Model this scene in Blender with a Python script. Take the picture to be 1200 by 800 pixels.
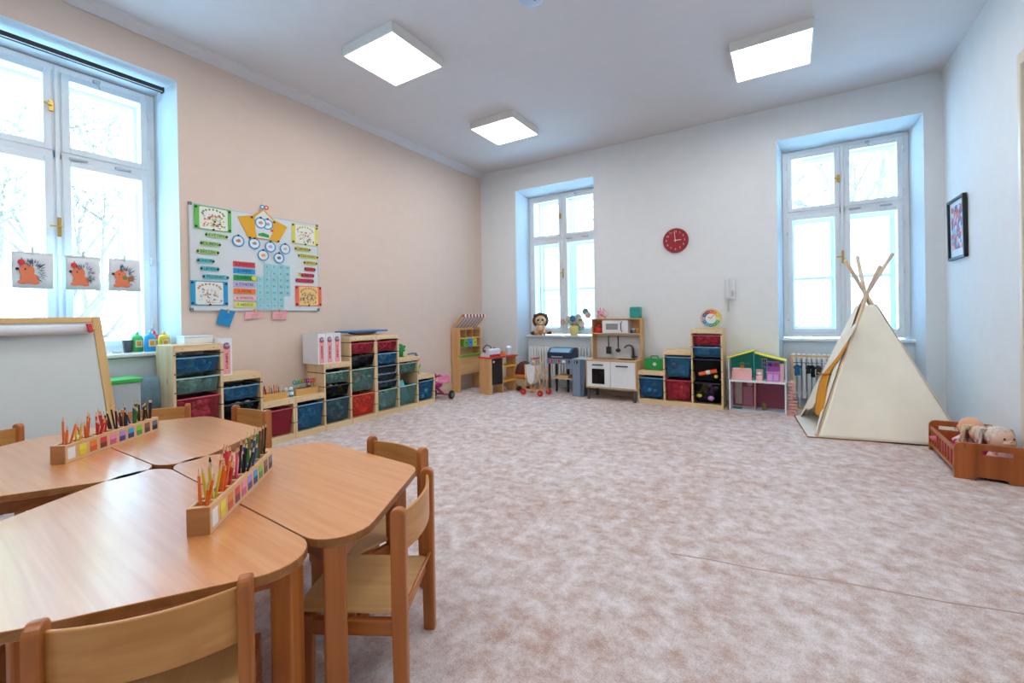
import bpy, bmesh, math, random
from mathutils import Vector, Matrix, Euler
random.seed(7)
PI = math.pi
R = math.radians
for o in list(bpy.data.objects): bpy.data.objects.remove(o)
scene = bpy.context.scene
COL = scene.collection

# ------------------------------------------------------------------ camera
ROOM_W, ROOM_H = 5.439, 3.367
CAM = Vector((4.163, -5.737, 1.105))
yaw, pitch, roll = R(32.12), R(-.24), R(-.94)
FWD = Vector((-math.sin(yaw)*math.cos(pitch), math.cos(yaw)*math.cos(pitch), math.sin(pitch)))
R0 = Vector((math.cos(yaw), math.sin(yaw), 0)); U0 = R0.cross(FWD)
RIGHT = R0*math.cos(roll) + U0*math.sin(roll); UP = -R0*math.sin(roll) + U0*math.cos(roll)
cd = bpy.data.cameras.new('camera'); cam = bpy.data.objects.new('camera', cd); COL.objects.link(cam)
m3 = Matrix((RIGHT, UP, -FWD)).transposed()
cam.matrix_world = Matrix.Translation(CAM) @ m3.to_4x4()
cd.sensor_width = 36; cd.lens = 514*36/1200; cd.shift_x = 0; cd.shift_y = -(400-371.3)/1200
cd.clip_start = .05; cd.clip_end = 200
scene.camera = cam

# ------------------------------------------------------------------ world, exposure
scene.view_settings.view_transform = 'Standard'
scene.view_settings.look = 'None'
scene.view_settings.gamma = 1
scene.view_settings.use_curve_mapping = False
scene.view_settings.exposure = 1.12
SKY = 12.0
w = bpy.data.worlds.new('overcast_sky'); scene.world = w; w.use_nodes = True
nt = w.node_tree; nt.nodes.clear()
o_ = nt.nodes.new('ShaderNodeOutputWorld'); b_ = nt.nodes.new('ShaderNodeBackground')
b_.inputs[0].default_value = (.42, .72, 1, 1); b_.inputs[1].default_value = SKY
nt.links.new(b_.outputs[0], o_.inputs[0])
LAMP = 7.5

# ------------------------------------------------------------------ materials
def lin(c):
    if isinstance(c, str):
        c = [int(c[i:i+2], 16)/255 for i in (0, 2, 4)]
    return tuple(x/12.92 if x <= .04045 else ((x+.055)/1.055)**2.4 for x in c)
MATS = {}
def mat(name, col, rough=.5, metal=0, var=0, vscale=8, bump=0, bscale=60, spec=None, emit=0, alpha=None, coat=0):
    if name in MATS: return MATS[name]
    m = bpy.data.materials.new(name); m.use_nodes = True; t = m.node_tree
    p = t.nodes['Principled BSDF']; c = lin(col)
    p.inputs['Base Color'].default_value = (*c, 1); p.inputs['Roughness'].default_value = rough; p.inputs['Metallic'].default_value = metal
    if spec is not None: p.inputs['Specular IOR Level'].default_value = spec
    if coat: p.inputs['Coat Weight'].default_value = coat; p.inputs['Coat Roughness'].default_value = .1
    if emit: p.inputs['Emission Color'].default_value = (*c, 1); p.inputs['Emission Strength'].default_value = emit
    co = t.nodes.new('ShaderNodeTexCoord')
    n = t.nodes.new('ShaderNodeTexNoise'); n.inputs['Scale'].default_value = vscale; n.inputs['Detail'].default_value = 4
    t.links.new(co.outputs['Object'], n.inputs['Vector'])
    r = t.nodes.new('ShaderNodeValToRGB')
    v = var or .015
    r.color_ramp.elements[0].position = .3; r.color_ramp.elements[1].position = .7
    r.color_ramp.elements[0].color = (*[max(0, x*(1-v)) for x in c], 1); r.color_ramp.elements[1].color = (*[min(1, x*(1+v)) for x in c], 1)
    t.links.new(n.outputs['Fac'], r.inputs[0]); t.links.new(r.outputs[0], p.inputs['Base Color'])
    if bump:
        n2 = t.nodes.new('ShaderNodeTexNoise'); n2.inputs['Scale'].default_value = bscale; n2.inputs['Detail'].default_value = 3
        t.links.new(co.outputs['Object'], n2.inputs['Vector'])
        b = t.nodes.new('ShaderNodeBump'); b.inputs['Strength'].default_value = bump; b.inputs['Distance'].default_value = .004
        t.links.new(n2.outputs['Fac'], b.inputs['Height']); t.links.new(b.outputs[0], p.inputs['Normal'])
    MATS[name] = m; return m

def wood(name, light, dark, axis='z', rough=.4, scale=1.0, knots=False, coat=0):
    key = name+'_'+axis
    if key in MATS: return MATS[key]
    m = bpy.data.materials.new(key); m.use_nodes = True; t = m.node_tree; L = t.links.new
    p = t.nodes['Principled BSDF']; p.inputs['Roughness'].default_value = rough
    if coat: p.inputs['Coat Weight'].default_value = coat; p.inputs['Coat Roughness'].default_value = .21; p.inputs['Coat IOR'].default_value = 1.75
    co = t.nodes.new('ShaderNodeTexCoord'); mp = t.nodes.new('ShaderNodeMapping')
    s = {'x': (1.2, 26, 26), 'y': (26, 1.2, 26), 'z': (26, 26, 1.2)}[axis]
    mp.inputs['Scale'].default_value = [a*scale for a in s]
    L(co.outputs['Object'], mp.inputs[0])
    n = t.nodes.new('ShaderNodeTexNoise'); n.inputs['Scale'].default_value = 1; n.inputs['Detail'].default_value = 5; n.inputs['Distortion'].default_value = .6
    L(mp.outputs[0], n.inputs['Vector'])
    r = t.nodes.new('ShaderNodeValToRGB'); a, b = lin(light), lin(dark)
    r.color_ramp.elements[0].position = .35; r.color_ramp.elements[0].color = (*a, 1)
    r.color_ramp.elements[1].position = .75; r.color_ramp.elements[1].color = (*b, 1)
    L(n.outputs['Fac'], r.inputs[0]); out = r.outputs[0]
    if knots:
        v = t.nodes.new('ShaderNodeTexVoronoi'); v.inputs['Scale'].default_value = 1
        mk = t.nodes.new('ShaderNodeMapping'); mk.inputs['Scale'].default_value = {'x': (4, 12, 12), 'y': (12, 4, 12), 'z': (12, 12, 4)}[axis]
        L(co.outputs['Object'], mk.inputs[0]); L(mk.outputs[0], v.inputs['Vector'])
        kr = t.nodes.new('ShaderNodeValToRGB'); kr.color_ramp.elements[0].position = .04; kr.color_ramp.elements[0].color = (1, 1, 1, 1)
        kr.color_ramp.elements[1].position = .16; kr.color_ramp.elements[1].color = (0, 0, 0, 1)
        L(v.outputs['Distance'], kr.inputs[0])
        mx = t.nodes.new('ShaderNodeMix'); mx.data_type = 'RGBA'
        mx.inputs['B'].default_value = (*[x*.45 for x in b], 1)
        L(kr.outputs[0], mx.inputs['Factor']); L(out, mx.inputs['A']); out = mx.outputs['Result']
    L(out, p.inputs['Base Color'])
    MATS[key] = m; return m

def plastic_clear(name, col, clear=.35, rough=.25):
    """tinted see-through plastic"""
    if name in MATS: return MATS[name]
    m = bpy.data.materials.new(name); m.use_nodes = True; t = m.node_tree; L = t.links.new
    p = t.nodes['Principled BSDF']; c = lin(col); p.inputs['Base Color'].default_value = (*c, 1); p.inputs['Roughness'].default_value = rough
    tr = t.nodes.new('ShaderNodeBsdfTransparent'); tr.inputs[0].default_value = (*[min(1, .5+x*.6) for x in c], 1)
    mx = t.nodes.new('ShaderNodeMixShader'); mx.inputs[0].default_value = clear
    L(p.outputs[0], mx.inputs[1]); L(tr.outputs[0], mx.inputs[2]); L(mx.outputs[0], t.nodes['Material Output'].inputs[0])
    MATS[name] = m; return m

def speckle(name, cols, scale=14, rough=.5, seed=0, kind='voronoi'):
    """patches of several colours (printed pictures, toys heaped in a bin)"""
    if name in MATS: return MATS[name]
    m = bpy.data.materials.new(name); m.use_nodes = True; t = m.node_tree; L = t.links.new
    p = t.nodes['Principled BSDF']; p.inputs['Roughness'].default_value = rough
    co = t.nodes.new('ShaderNodeTexCoord'); mp = t.nodes.new('ShaderNodeMapping'); mp.inputs['Location'].default_value = (seed*1.7, seed*.9, seed*2.3)
    L(co.outputs['Object'], mp.inputs[0])
    v = t.nodes.new('ShaderNodeTexVoronoi'); v.inputs['Scale'].default_value = scale
    L(mp.outputs[0], v.inputs['Vector'])
    sp = t.nodes.new('ShaderNodeSeparateColor'); L(v.outputs['Color'], sp.inputs[0])
    r = t.nodes.new('ShaderNodeValToRGB'); r.color_ramp.interpolation = 'CONSTANT'
    e = r.color_ramp.elements
    while len(e) < len(cols): e.new(.5)
    for i, c in enumerate(cols): e[i].position = i/len(cols); e[i].color = (*lin(c), 1)
    L(sp.outputs[0], r.inputs[0]); L(r.outputs[0], p.inputs['Base Color'])
    MATS[name] = m; return m

# ------------------------------------------------------------------ mesh helpers
class MB:
    def __init__(s): s.bm = bmesh.new()
    def _xf(s, vs, M):
        for v in vs: v.co = M @ v.co
    def box(s, x0, x1, y0, y1, z0, z1, M=None):
        v = [s.bm.verts.new((x, y, z)) for x in (x0, x1) for y in (y0, y1) for z in (z0, z1)]
        for f in ((0,1,3,2), (4,6,7,5), (0,4,5,1), (2,3,7,6), (0,2,6,4), (1,5,7,3)): s.bm.faces.new([v[i] for i in f])
        if M: s._xf(v, M)
        return s
    def cyl(s, p0, p1, r0, r1=None, n=14, caps=True):
        p0, p1 = Vector(p0), Vector(p1); r1 = r0 if r1 is None else r1
        d = (p1-p0).normalized(); a = d.orthogonal().normalized(); b = d.cross(a)
        A = []; B = []
        for i in range(n):
            t = 2*PI*i/n; u = a*math.cos(t)+b*math.sin(t)
            A.append(s.bm.verts.new(p0+u*r0)); B.append(s.bm.verts.new(p1+u*max(r1, 1e-5)))
        for i in range(n):
            j = (i+1) % n; s.bm.faces.new((A[i], A[j], B[j], B[i]))
        if caps: s.bm.faces.new(A[::-1]); s.bm.faces.new(B)
        return s
    def tube(s, pts, r, n=8, closed=False):
        pts = [Vector(p) for p in pts]; N = len(pts); rings = []; pa = None
        for i, p in enumerate(pts):
            if closed: d = pts[(i+1) % N]-pts[i-1]
            else: d = pts[min(i+1, N-1)]-pts[max(i-1, 0)]
            d.normalize()
            a = d.orthogonal().normalized() if pa is None else (pa-d*pa.dot(d)).normalized()
            pa = a; b = d.cross(a); rr = r[i] if isinstance(r, (list, tuple)) else r
            rings.append([s.bm.verts.new(p+(a*math.cos(2*PI*k/n)+b*math.sin(2*PI*k/n))*rr) for k in range(n)])
        for i in range(N if closed else N-1):
            A, B = rings[i], rings[(i+1) % N]
            for k in range(n): s.bm.faces.new((A[k], A[(k+1) % n], B[(k+1) % n], B[k]))
        if not closed: s.bm.faces.new(rings[0][::-1]); s.bm.faces.new(rings[-1])
        return s
    def lathe(s, prof, c=(0, 0, 0), n=20, M=None, ring=False):
        if ring: prof = list(prof)+[prof[0]]
        c = Vector(c); rings = []; allv = []
        for r, z in prof:
            if r < 1e-5: ring = [s.bm.verts.new(c+Vector((0, 0, z)))]
            else: ring = [s.bm.verts.new(c+Vector((r*math.cos(2*PI*k/n), r*math.sin(2*PI*k/n), z))) for k in range(n)]
            rings.append(ring); allv += ring
        for A, B in zip(rings, rings[1:]):
            for k in range(n):
                j = (k+1) % n
                if len(A) == 1 and len(B) == 1: continue
                if len(A) == 1: s.bm.faces.new((A[0], B[j], B[k]))
                elif len(B) == 1: s.bm.faces.new((A[k], A[j], B[0]))
                else: s.bm.faces.new((A[k], A[j], B[j], B[k]))
        if ring: bmesh.ops.remove_doubles(s.bm, verts=rings[0]+rings[-1], dist=1e-6); allv = [v for v in allv if v.is_valid]
        else:
            if len(rings[0]) > 1: s.bm.faces.new(rings[0][::-1])
            if len(rings[-1]) > 1: s.bm.faces.new(rings[-1])
        if M: s._xf(allv, M)
        return s
    def prism(s, poly, h0, h1, plane='xy'):
        f = {'xy': lambda a, b, h: (a, b, h), 'xz': lambda a, b, h: (a, h, b), 'yz': lambda a, b, h: (h, a, b)}[plane]
        A = [s.bm.verts.new(f(a, b, h0)) for a, b in poly]; B = [s.bm.verts.new(f(a, b, h1)) for a, b in poly]
        n = len(poly)
        for i in range(n):
            j = (i+1) % n; s.bm.faces.new((A[i], A[j], B[j], B[i]))
        s.bm.faces.new(A[::-1]); s.bm.faces.new(B); return s
    def ell(s, c, r, nu=16, nv=10, M=None):
        c = Vector(c); rings = []; allv = []
        if not isinstance(r, (tuple, list)): r = (r, r, r)
        for i in range(nv+1):
            t = PI*i/nv
            if i in (0, nv): ring = [s.bm.verts.new(c+Vector((0, 0, r[2]*math.cos(t))))]
            else: ring = [s.bm.verts.new(c+Vector((r[0]*math.sin(t)*math.cos(2*PI*k/nu), r[1]*math.sin(t)*math.sin(2*PI*k/nu), r[2]*math.cos(t)))) for k in range(nu)]
            rings.append(ring); allv += ring
        for A, B in zip(rings, rings[1:]):
            for k in range(nu):
                j = (k+1) % nu
                if len(A) == 1: s.bm.faces.new((A[0], B[k], B[j]))
                elif len(B) == 1: s.bm.faces.new((A[k], B[0], A[j]))
                else: s.bm.faces.new((A[k], B[k], B[j], A[j]))
        if M: s._xf(allv, M)
        return s
    def quad(s, a, b, c, d):
        s.bm.faces.new([s.bm.verts.new(p) for p in (a, b, c, d)]); return s
    def frame(s, x0, x1, z0, z1, t, y0, y1, tb=None):
        """rectangular frame in the xz plane, mitred as four bars"""
        tb = tb or t
        s.box(x0, x0+t, y0, y1, z0, z1); s.box(x1-t, x1, y0, y1, z0, z1)
        s.box(x0+t, x1-t, y0, y1, z0, z0+tb); s.box(x0+t, x1-t, y0, y1, z1-tb, z1); return s
    def build(s, name, material, parent=None, bevel=0, smooth=False, seg=2, label=None):
        me = bpy.data.meshes.new(name)
        bmesh.ops.recalc_face_normals(s.bm, faces=s.bm.faces)
        s.bm.to_mesh(me); s.bm.free(); me.materials.append(material)
        o = bpy.data.objects.new(name, me); COL.objects.link(o)
        if parent: o.parent = parent
        if smooth:
            for p in me.polygons: p.use_smooth = True
        if bevel:
            b = o.modifiers.new('bevel', 'BEVEL'); b.width = bevel; b.segments = seg; b.limit_method = 'ANGLE'; b.angle_limit = R(40)
        if label: o['label'] = label
        return o
def thing(name, label, cat, loc=(0, 0, 0), rz=0, group=None, kind=None):
    o = bpy.data.objects.new(name, None); COL.objects.link(o); o.empty_display_size = .05
    o.location = loc; o.rotation_euler = (0, 0, rz)
    return tag(o, label, cat, group, kind)
def tag(o, label, cat=None, group=None, kind=None):
    o['label'] = label
    if cat: o['category'] = cat
    if group: o['group'] = group
    if kind: o['kind'] = kind
    return o
def struct(o, label=None):
    o['kind'] = 'structure'
    if label: o['label'] = label
    return o
def put(o, loc, rz=0):
    o.location = loc; o.rotation_euler = (0, 0, rz); return o
def copy_tree(o, parent=None):
    c = o.copy(); COL.objects.link(c); c.parent = parent
    for ch in [x for x in bpy.data.objects if x.parent == o]: copy_tree(ch, c)
    return c
def rrect(x0, x1, z0, z1, r, n=5):
    P = []
    for cx, cz, a in ((x1-r, z1-r, 0), (x0+r, z1-r, 90), (x0+r, z0+r, 180), (x1-r, z0+r, 270)):
        for i in range(n+1):
            t = R(a+90*i/n); P.append((cx+r*math.cos(t), cz+r*math.sin(t)))
    return P
def rpoly(pts, rad, n=7):
    """round every corner of a convex polygon"""
    out = []; N = len(pts)
    for i in range(N):
        p = Vector(pts[i]); a = (Vector(pts[i-1])-p).normalized(); b = (Vector(pts[(i+1) % N])-p).normalized()
        ang = a.angle(b); r = rad; d = r/math.tan(ang/2); c = p+(a+b).normalized()*(r/math.sin(ang/2))
        s = p+a*d-c; e = p+b*d-c
        a0 = math.atan2(s.y, s.x); a1 = math.atan2(e.y, e.x)
        da = (a1-a0+PI) % (2*PI)-PI
        for k in range(n+1):
            t = a0+da*k/n; out.append((c.x+r*math.cos(t), c.y+r*math.sin(t)))
    return out
def text(s, size, material, parent, loc, name='lettering', depth=.0006, rx=90, rz=0, align='CENTER', sx=1):
    c = bpy.data.curves.new('font', 'FONT'); c.body = s; c.size = size; c.extrude = depth; c.align_x = align; c.align_y = 'CENTER'; c.resolution_u = 2
    t = bpy.data.objects.new('font', c); COL.objects.link(t)
    dg = bpy.context.evaluated_depsgraph_get(); me = bpy.data.meshes.new_from_object(t.evaluated_get(dg))
    bpy.data.objects.remove(t); bpy.data.curves.remove(c)
    me.materials.clear(); me.materials.append(material)
    o = bpy.data.objects.new(name, me); COL.objects.link(o); o.parent = parent
    o.location = loc; o.rotation_euler = (R(rx), 0, R(rz)); o.scale = (sx, 1, 1)
    return o
BLACK = mat('black_ink', '161616', .6)
WHITE = mat('white_paint', 'f0f0ee', .45)
# ------------------------------------------------------------------ room shell
wall_white = mat('wall_white', 'e2e7ea', .85, bump=.05, bscale=120)
wall_warm = mat('wall_peach', 'dcc9bb', .85, bump=.05, bscale=120)
ceil_m = mat('ceiling_white', 'd6d4d6', .9)
paint = mat('window_gloss_white', 'e4ebef', .3)
YB = -7.6                                             # rear wall, behind the camera
WT = .72                                              # thickness of the old outer walls

# carpet
def carpet_mat():
    m = bpy.data.materials.new('carpet_pile'); m.use_nodes = True; t = m.node_tree; L = t.links.new
    p = t.nodes['Principled BSDF']; p.inputs['Roughness'].default_value = .95; p.inputs['Specular IOR Level'].default_value = .1
    co = t.nodes.new('ShaderNodeTexCoord')
    def noise(s, d, dis=0):
        n = t.nodes.new('ShaderNodeTexNoise'); n.inputs['Scale'].default_value = s; n.inputs['Detail'].default_value = d; n.inputs['Distortion'].default_value = dis; n.inputs['Roughness'].default_value = .72
        L(co.outputs['Object'], n.inputs['Vector']); return n
    n1 = noise(12, 9, .1); n2 = noise(190, 3); n3 = noise(1.3, 2)
    a = t.nodes.new('ShaderNodeMath'); a.operation = 'MULTIPLY_ADD'; a.inputs[1].default_value = .55; L(n1.outputs['Fac'], a.inputs[0])
    b = t.nodes.new('ShaderNodeMath'); b.operation = 'MULTIPLY_ADD'; b.inputs[1].default_value = .33; L(n2.outputs['Fac'], b.inputs[0])
    c = t.nodes.new('ShaderNodeMath'); c.operation = 'MULTIPLY'; c.inputs[1].default_value = .12; L(n3.outputs['Fac'], c.inputs[0])
    L(c.outputs[0], b.inputs[2]); L(b.outputs[0], a.inputs[2])
    r = t.nodes.new('ShaderNodeValToRGB'); e = r.color_ramp.elements
    e[0].position = .40; e[0].color = (*lin('b9988b'), 1); e[1].position = .60; e[1].color = (*lin('ebe4e5'), 1)
    m_ = e.new(.49); m_.color = (*lin('cfc0bc'), 1)
    L(a.outputs[0], r.inputs[0]); L(r.outputs[0], p.inputs['Base Color'])
    bu = t.nodes.new('ShaderNodeBump'); bu.inputs['Strength'].default_value = .6; bu.inputs['Distance'].default_value = .006
    L(n2.outputs['Fac'], bu.inputs['Height']); L(bu.outputs[0], p.inputs['Normal'])
    return m
CARPET = carpet_mat()
fl = struct(MB().box(-.75, ROOM_W+.4, YB-.3, .75, -.12, 0).build('floor', CARPET), 'mottled beige and pale pink fitted carpet')
# raised seam where two carpet lengths meet
MB().tube([(3.70+i*.16, -3.66+i*.030+.008*math.sin(i*1.9), -.0012) for i in range(11)], .004, 6).build('carpet_seam', mat('seam_pile', 'b8a096', .95), fl, smooth=True)
struct(MB().box(-.75, ROOM_W+.4, YB-.3, .75, ROOM_H, ROOM_H+.15).build('ceiling', ceil_m), 'plain white plaster ceiling')

def wall_holes(name, u0, u1, holes, T, material, label, splay=.05, niche=.25, parapet=.77):
    """wall in the local xz plane, room side at y=0, outward +y; openings splay inwards; under-window niche closed by a parapet"""
    mb = MB(); us = sorted(holes)
    z1 = ROOM_H; cur = u0
    for a, b, top in us:
        mb.box(cur, a, 0, T, 0, z1)
        mb.box(a, b, 0, T, top, z1)
        cur = b
    mb.box(cur, u1, 0, T, 0, z1)
    o = mb.build(name, material); struct(o, label)
    # white reveals (splayed wedges) and parapets in white plaster, the blue of the daylight put into its colour
    rv = MB()
    for a, b, top in us:
        rv.prism([(a-.0005, 0.002), (a+splay, .34), (a+splay, T), (a-.0005, T)], 0, top+.001)
        rv.prism([(b+.0005, 0.002), (b+.0005, T), (b-splay, T), (b-splay, .34)], 0, top+.001)
        rv.prism([(0.002, top+.001), (T, top+.001), (T, top-.05), (.34, top-.05)], a, b, 'yz')
        rv.box(a+.01, b-.01, niche, T, -.02, parapet)
    return o, rv.build('window_reveal', mat('reveal_daylight_tint', 'c9d2d8', .85), o)

TOP = 3.0
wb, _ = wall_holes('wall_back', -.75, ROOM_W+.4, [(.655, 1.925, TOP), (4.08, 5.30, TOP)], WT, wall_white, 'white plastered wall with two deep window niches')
# left wall: local x -> world +Y, local y -> world -X
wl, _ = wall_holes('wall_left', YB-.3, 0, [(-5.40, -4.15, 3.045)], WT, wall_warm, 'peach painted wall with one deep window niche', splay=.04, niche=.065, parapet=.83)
wl.rotation_euler = (0, 0, PI/2)
# right wall with a door whose casing shows at the frame edge
wr = MB().box(ROOM_W, ROOM_W+.3, YB-.3, -2.62, 0, ROOM_H).box(ROOM_W, ROOM_W+.3, -1.70, 0, 0, ROOM_H).box(ROOM_W, ROOM_W+.3, -2.62, -1.70, 2.62, ROOM_H).build('wall_right', wall_white)
struct(wr, 'pale wall on the right with a framed picture')
struct(MB().box(0, ROOM_W, YB-.3, YB, 0, ROOM_H).build('wall_rear', wall_white), 'plain white wall behind the viewer')
dr = struct(MB().box(ROOM_W+.08, ROOM_W+.12, -2.62, -1.70, 0, 2.62).build('door_1', mat('door_paint', 'e9e7e0', .4), None, .003), 'white painted door in the right wall')
cas = MB()
cas.box(ROOM_W-.025, ROOM_W+.1, -1.70, -1.655, 0, 2.70).box(ROOM_W-.025, ROOM_W+.1, -2.72, -2.62, 0, 2.70).box(ROOM_W-.025, ROOM_W+.1, -2.62, -1.70, 2.62, 2.70)
cas.build('door_frame', mat('casing_cream', 'ddd2c0', .4), dr, .006)
MB().cyl((ROOM_W+.08, -1.8, 1.05), (ROOM_W+.03, -1.8, 1.05), .01).cyl((ROOM_W+.03, -1.8, 1.05), (ROOM_W+.03, -1.92, 1.05), .009).build('door_handle', mat('brass', 'c9a45a', .3, 1), dr, smooth=True)

# coving along the left wall only
struct(MB().prism([(0, ROOM_H-.075), (.012, ROOM_H-.075), (.05, ROOM_H-.035), (.075, ROOM_H-.02), (.085, ROOM_H), (0, ROOM_H)], YB, 0, 'xz').build('trim_1', ceil_m), 'plain coving where the peach wall meets the ceiling')
# baseboards
bbm = mat('baseboard_wood', 'cbb9a5', .5)
struct(MB().box(0, .655, -.018, 0, 0, .06).box(1.925, 4.08, -.018, 0, 0, .06).box(5.30, ROOM_W, -.018, 0, 0, .06).build('baseboard_back', bbm, None, .003), 'low baseboard under the white far wall')
struct(MB().box(0, .018, -4.15, 0, 0, .06).box(0, .018, YB, -5.40, 0, .06).build('baseboard_left', bbm, None, .003), 'low baseboard under the peach wall')
struct(MB().box(ROOM_W-.018, ROOM_W, -1.60, 0, 0, .06).build('baseboard_right', bbm, None, .003), 'low baseboard under the right wall')

# ------------------------------------------------------------------ windows (double casements)
def glass_mat():
    m = bpy.data.materials.new('clear_glass'); m.use_nodes = True; t = m.node_tree; L = t.links.new
    t.nodes.remove(t.nodes['Principled BSDF'])
    tr = t.nodes.new('ShaderNodeBsdfTransparent'); tr.inputs[0].default_value = (.96, .98, .98, 1)
    g = t.nodes.new('ShaderNodeBsdfGlossy'); g.inputs['Roughness'].default_value = .03
    n = t.nodes.new('ShaderNodeTexNoise'); n.inputs['Scale'].default_value = 3
    bu = t.nodes.new('ShaderNodeBump'); bu.inputs['Strength'].default_value = .02; L(n.outputs['Fac'], bu.inputs['Height']); L(bu.outputs[0], g.inputs['Normal'])
    mx = t.nodes.new('ShaderNodeMixShader'); mx.inputs[0].default_value = .06
    L(tr.outputs[0], mx.inputs[1]); L(g.outputs[0], mx.inputs[2]); L(mx.outputs[0], t.nodes['Material Output'].inputs[0]); return m
def frosted_mat():
    m = bpy.data.materials.new('frosted_glass'); m.use_nodes = True; t = m.node_tree; L = t.links.new
    t.nodes.remove(t.nodes['Principled BSDF'])
    tl = t.nodes.new('ShaderNodeBsdfTranslucent')
    n = t.nodes.new('ShaderNodeTexNoise'); n.inputs['Scale'].default_value = 40
    r = t.nodes.new('ShaderNodeValToRGB'); r.color_ramp.elements[0].color = (.46, .50, .54, 1); r.color_ramp.elements[1].color = (.54, .58, .62, 1)
    L(n.outputs['Fac'], r.inputs[0]); L(r.outputs[0], tl.inputs[0])
    tr = t.nodes.new('ShaderNodeBsdfTransparent')
    mx = t.nodes.new('ShaderNodeMixShader'); mx.inputs[0].default_value = .08
    L(tl.outputs[0], mx.inputs[1]); L(tr.outputs[0], mx.inputs[2]); L(mx.outputs[0], t.nodes['Material Output'].inputs[0]); return m
GLASS, FROST = glass_mat(), frosted_mat()
brass = mat('brass', 'c9a45a', .3, 1)
def window(name, a, b, zb, zt, ztr, loc, rz, label, frosted, bar, sill_z, sill_front):
    """a..b clear width at frame depth, zb..zt frame height, ztr transom; room side -y"""
    root = MB(); D = .34; mid = (a+b)/2
    root.frame(a, b, zb, zt, .055, D, D+.07)
    root.box(a+.05, b-.05, D, D+.07, ztr-.03, ztr+.03); root.box(mid-.028, mid+.028, D, D+.07, zb+.05, zt-.05)
    # beads
    root.box(mid-.012, mid+.012, D-.012, D, zb+.02, zt-.02)
    root.frame(a, b, zb, zt, .05, D+.29, D+.35); root.box(a+.04, b-.04, D+.29, D+.35, ztr-.03, ztr+.05); root.box(mid-.03, mid+.03, D+.29, D+.35, zb, zt)
    root.box(a, a+.03, D+.07, D+.29, zb, zt).box(b-.03, b, D+.07, D+.29, zb, zt).box(a, b, D+.07, D+.29, zt-.03, zt).box(a, b, D+.07, D+.29, zb, zb+.03)
    w = struct(root.build(name, paint, None, .004), label); w.location = loc; w.rotation_euler = (0, 0, rz)
    for i, (x0, x1) in enumerate(((a+.05, mid-.024), (mid+.024, b-.05))):
        for j, (z0, z1) in enumerate(((zb+.05, ztr-.026), (ztr+.026, zt-.05))):
            sash = MB().frame(x0, x1, z0, z1, .046, D-.012, D+.035).build('sash', paint, w, .005)
            MB().box(x0+.040, x1-.040, D+.01, D+.013, z0+.040, z1-.040).build('pane', GLASS, sash)
            ox0, ox1 = x0+.015, x1-.015
            os_ = MB().frame(ox0, ox1, z0+.01, z1+.0, .05, D+.285, D+.33)
            if bar and j == 0: os_.box(ox0, ox1, D+.270, D+.325, bar-.015, bar+.015)
            os_ = os_.build('outer_sash', paint, w, .004)
            MB().box(ox0+.045, ox1-.045, D+.304, D+.308, z0+.05, z1-.045).build('pane', FROST if (frosted and j == 0) else GLASS, os_, label='frosted pane' if (frosted and j == 0) else None)
    h = MB().box(mid-.010, mid+.010, D-.03, D-.012, ztr-.60, ztr-.46).cyl((mid, D-.03, ztr-.53), (mid, D-.055, ztr-.53), .006).box(mid-.060, mid+.008, D-.060, D-.05, ztr-.536, ztr-.524)
    h.build('window_handle', brass, w, .003)
    MB().box(mid-.045, mid-.018, D-.03, D-.012, ztr+.30, ztr+.38).cyl((mid-.03, D-.03, ztr+.34), (mid-.075, D-.045, ztr+.345), .007).build('window_catch', brass, w, .003)
    hg = MB()
    for z in (zb+.22, (zb+ztr)/2, ztr-.2, ztr+.15, zt-.18):
        for x in (a+.045, b-.045): hg.cyl((x, D-.018, z-.035), (x, D-.018, z+.035), .008, n=8)
    hg.build('hinge', paint, w, smooth=True)
    hk = MB().box(mid+.2, mid+.24, D-.03, D-.008, zt-.055, zt-.03).cyl((mid+.22, D-.03, zt-.045), (mid+.235, D-.04, zt-.10), .004)
    hk.box(mid+.06, mid+.16, D-.03, D-.012, ztr-.018, ztr-.004).box(mid+.32, mid+.42, D-.03, D-.012, ztr-.018, ztr-.004).build('latch', mat('dull_steel', 'b5bcc2', .4, .6), w, .002)
    MB().box(a-.045, b+.045, sill_front, D+.02, sill_z-.03, sill_z).build('window_sill', paint, w, .008)
    return w
window('window_1', .70, 1.875, .80, 2.95, 2.26, (0, 0, 0), 0, 'white double casement window in the far wall near the corner', True, 1.50, .79, .215)
window('window_2', 4.13, 5.25, .80, 2.95, 2.22, (0, 0, 0), 0, 'white double casement window behind the tent', True, 1.485, .785, .22)
window('window_3', -5.36, -4.19, .86, 2.99, 2.33, (0, 0, 0), PI/2, 'large white double casement window in the peach wall', False, None, .865, .03)
# light portals for the sky
for n, loc, rot, sx, sz in (('portal_a', (1.29, .71, 1.9), (R(-90), 0, 0), 1.17, 2.2), ('portal_b', (4.69, .71, 1.9), (R(-90), 0, 0), 1.12, 2.2), ('portal_c', (-.71, -4.775, 1.92), (R(-90), 0, R(90)), 1.17, 2.2)):
    ld = bpy.data.lights.new(n, 'AREA'); ld.shape = 'RECTANGLE'; ld.size = sx; ld.size_y = sz; ld.cycles.is_portal = True
    lo = bpy.data.objects.new(n, ld); COL.objects.link(lo); lo.location = loc; lo.rotation_euler = rot

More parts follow.
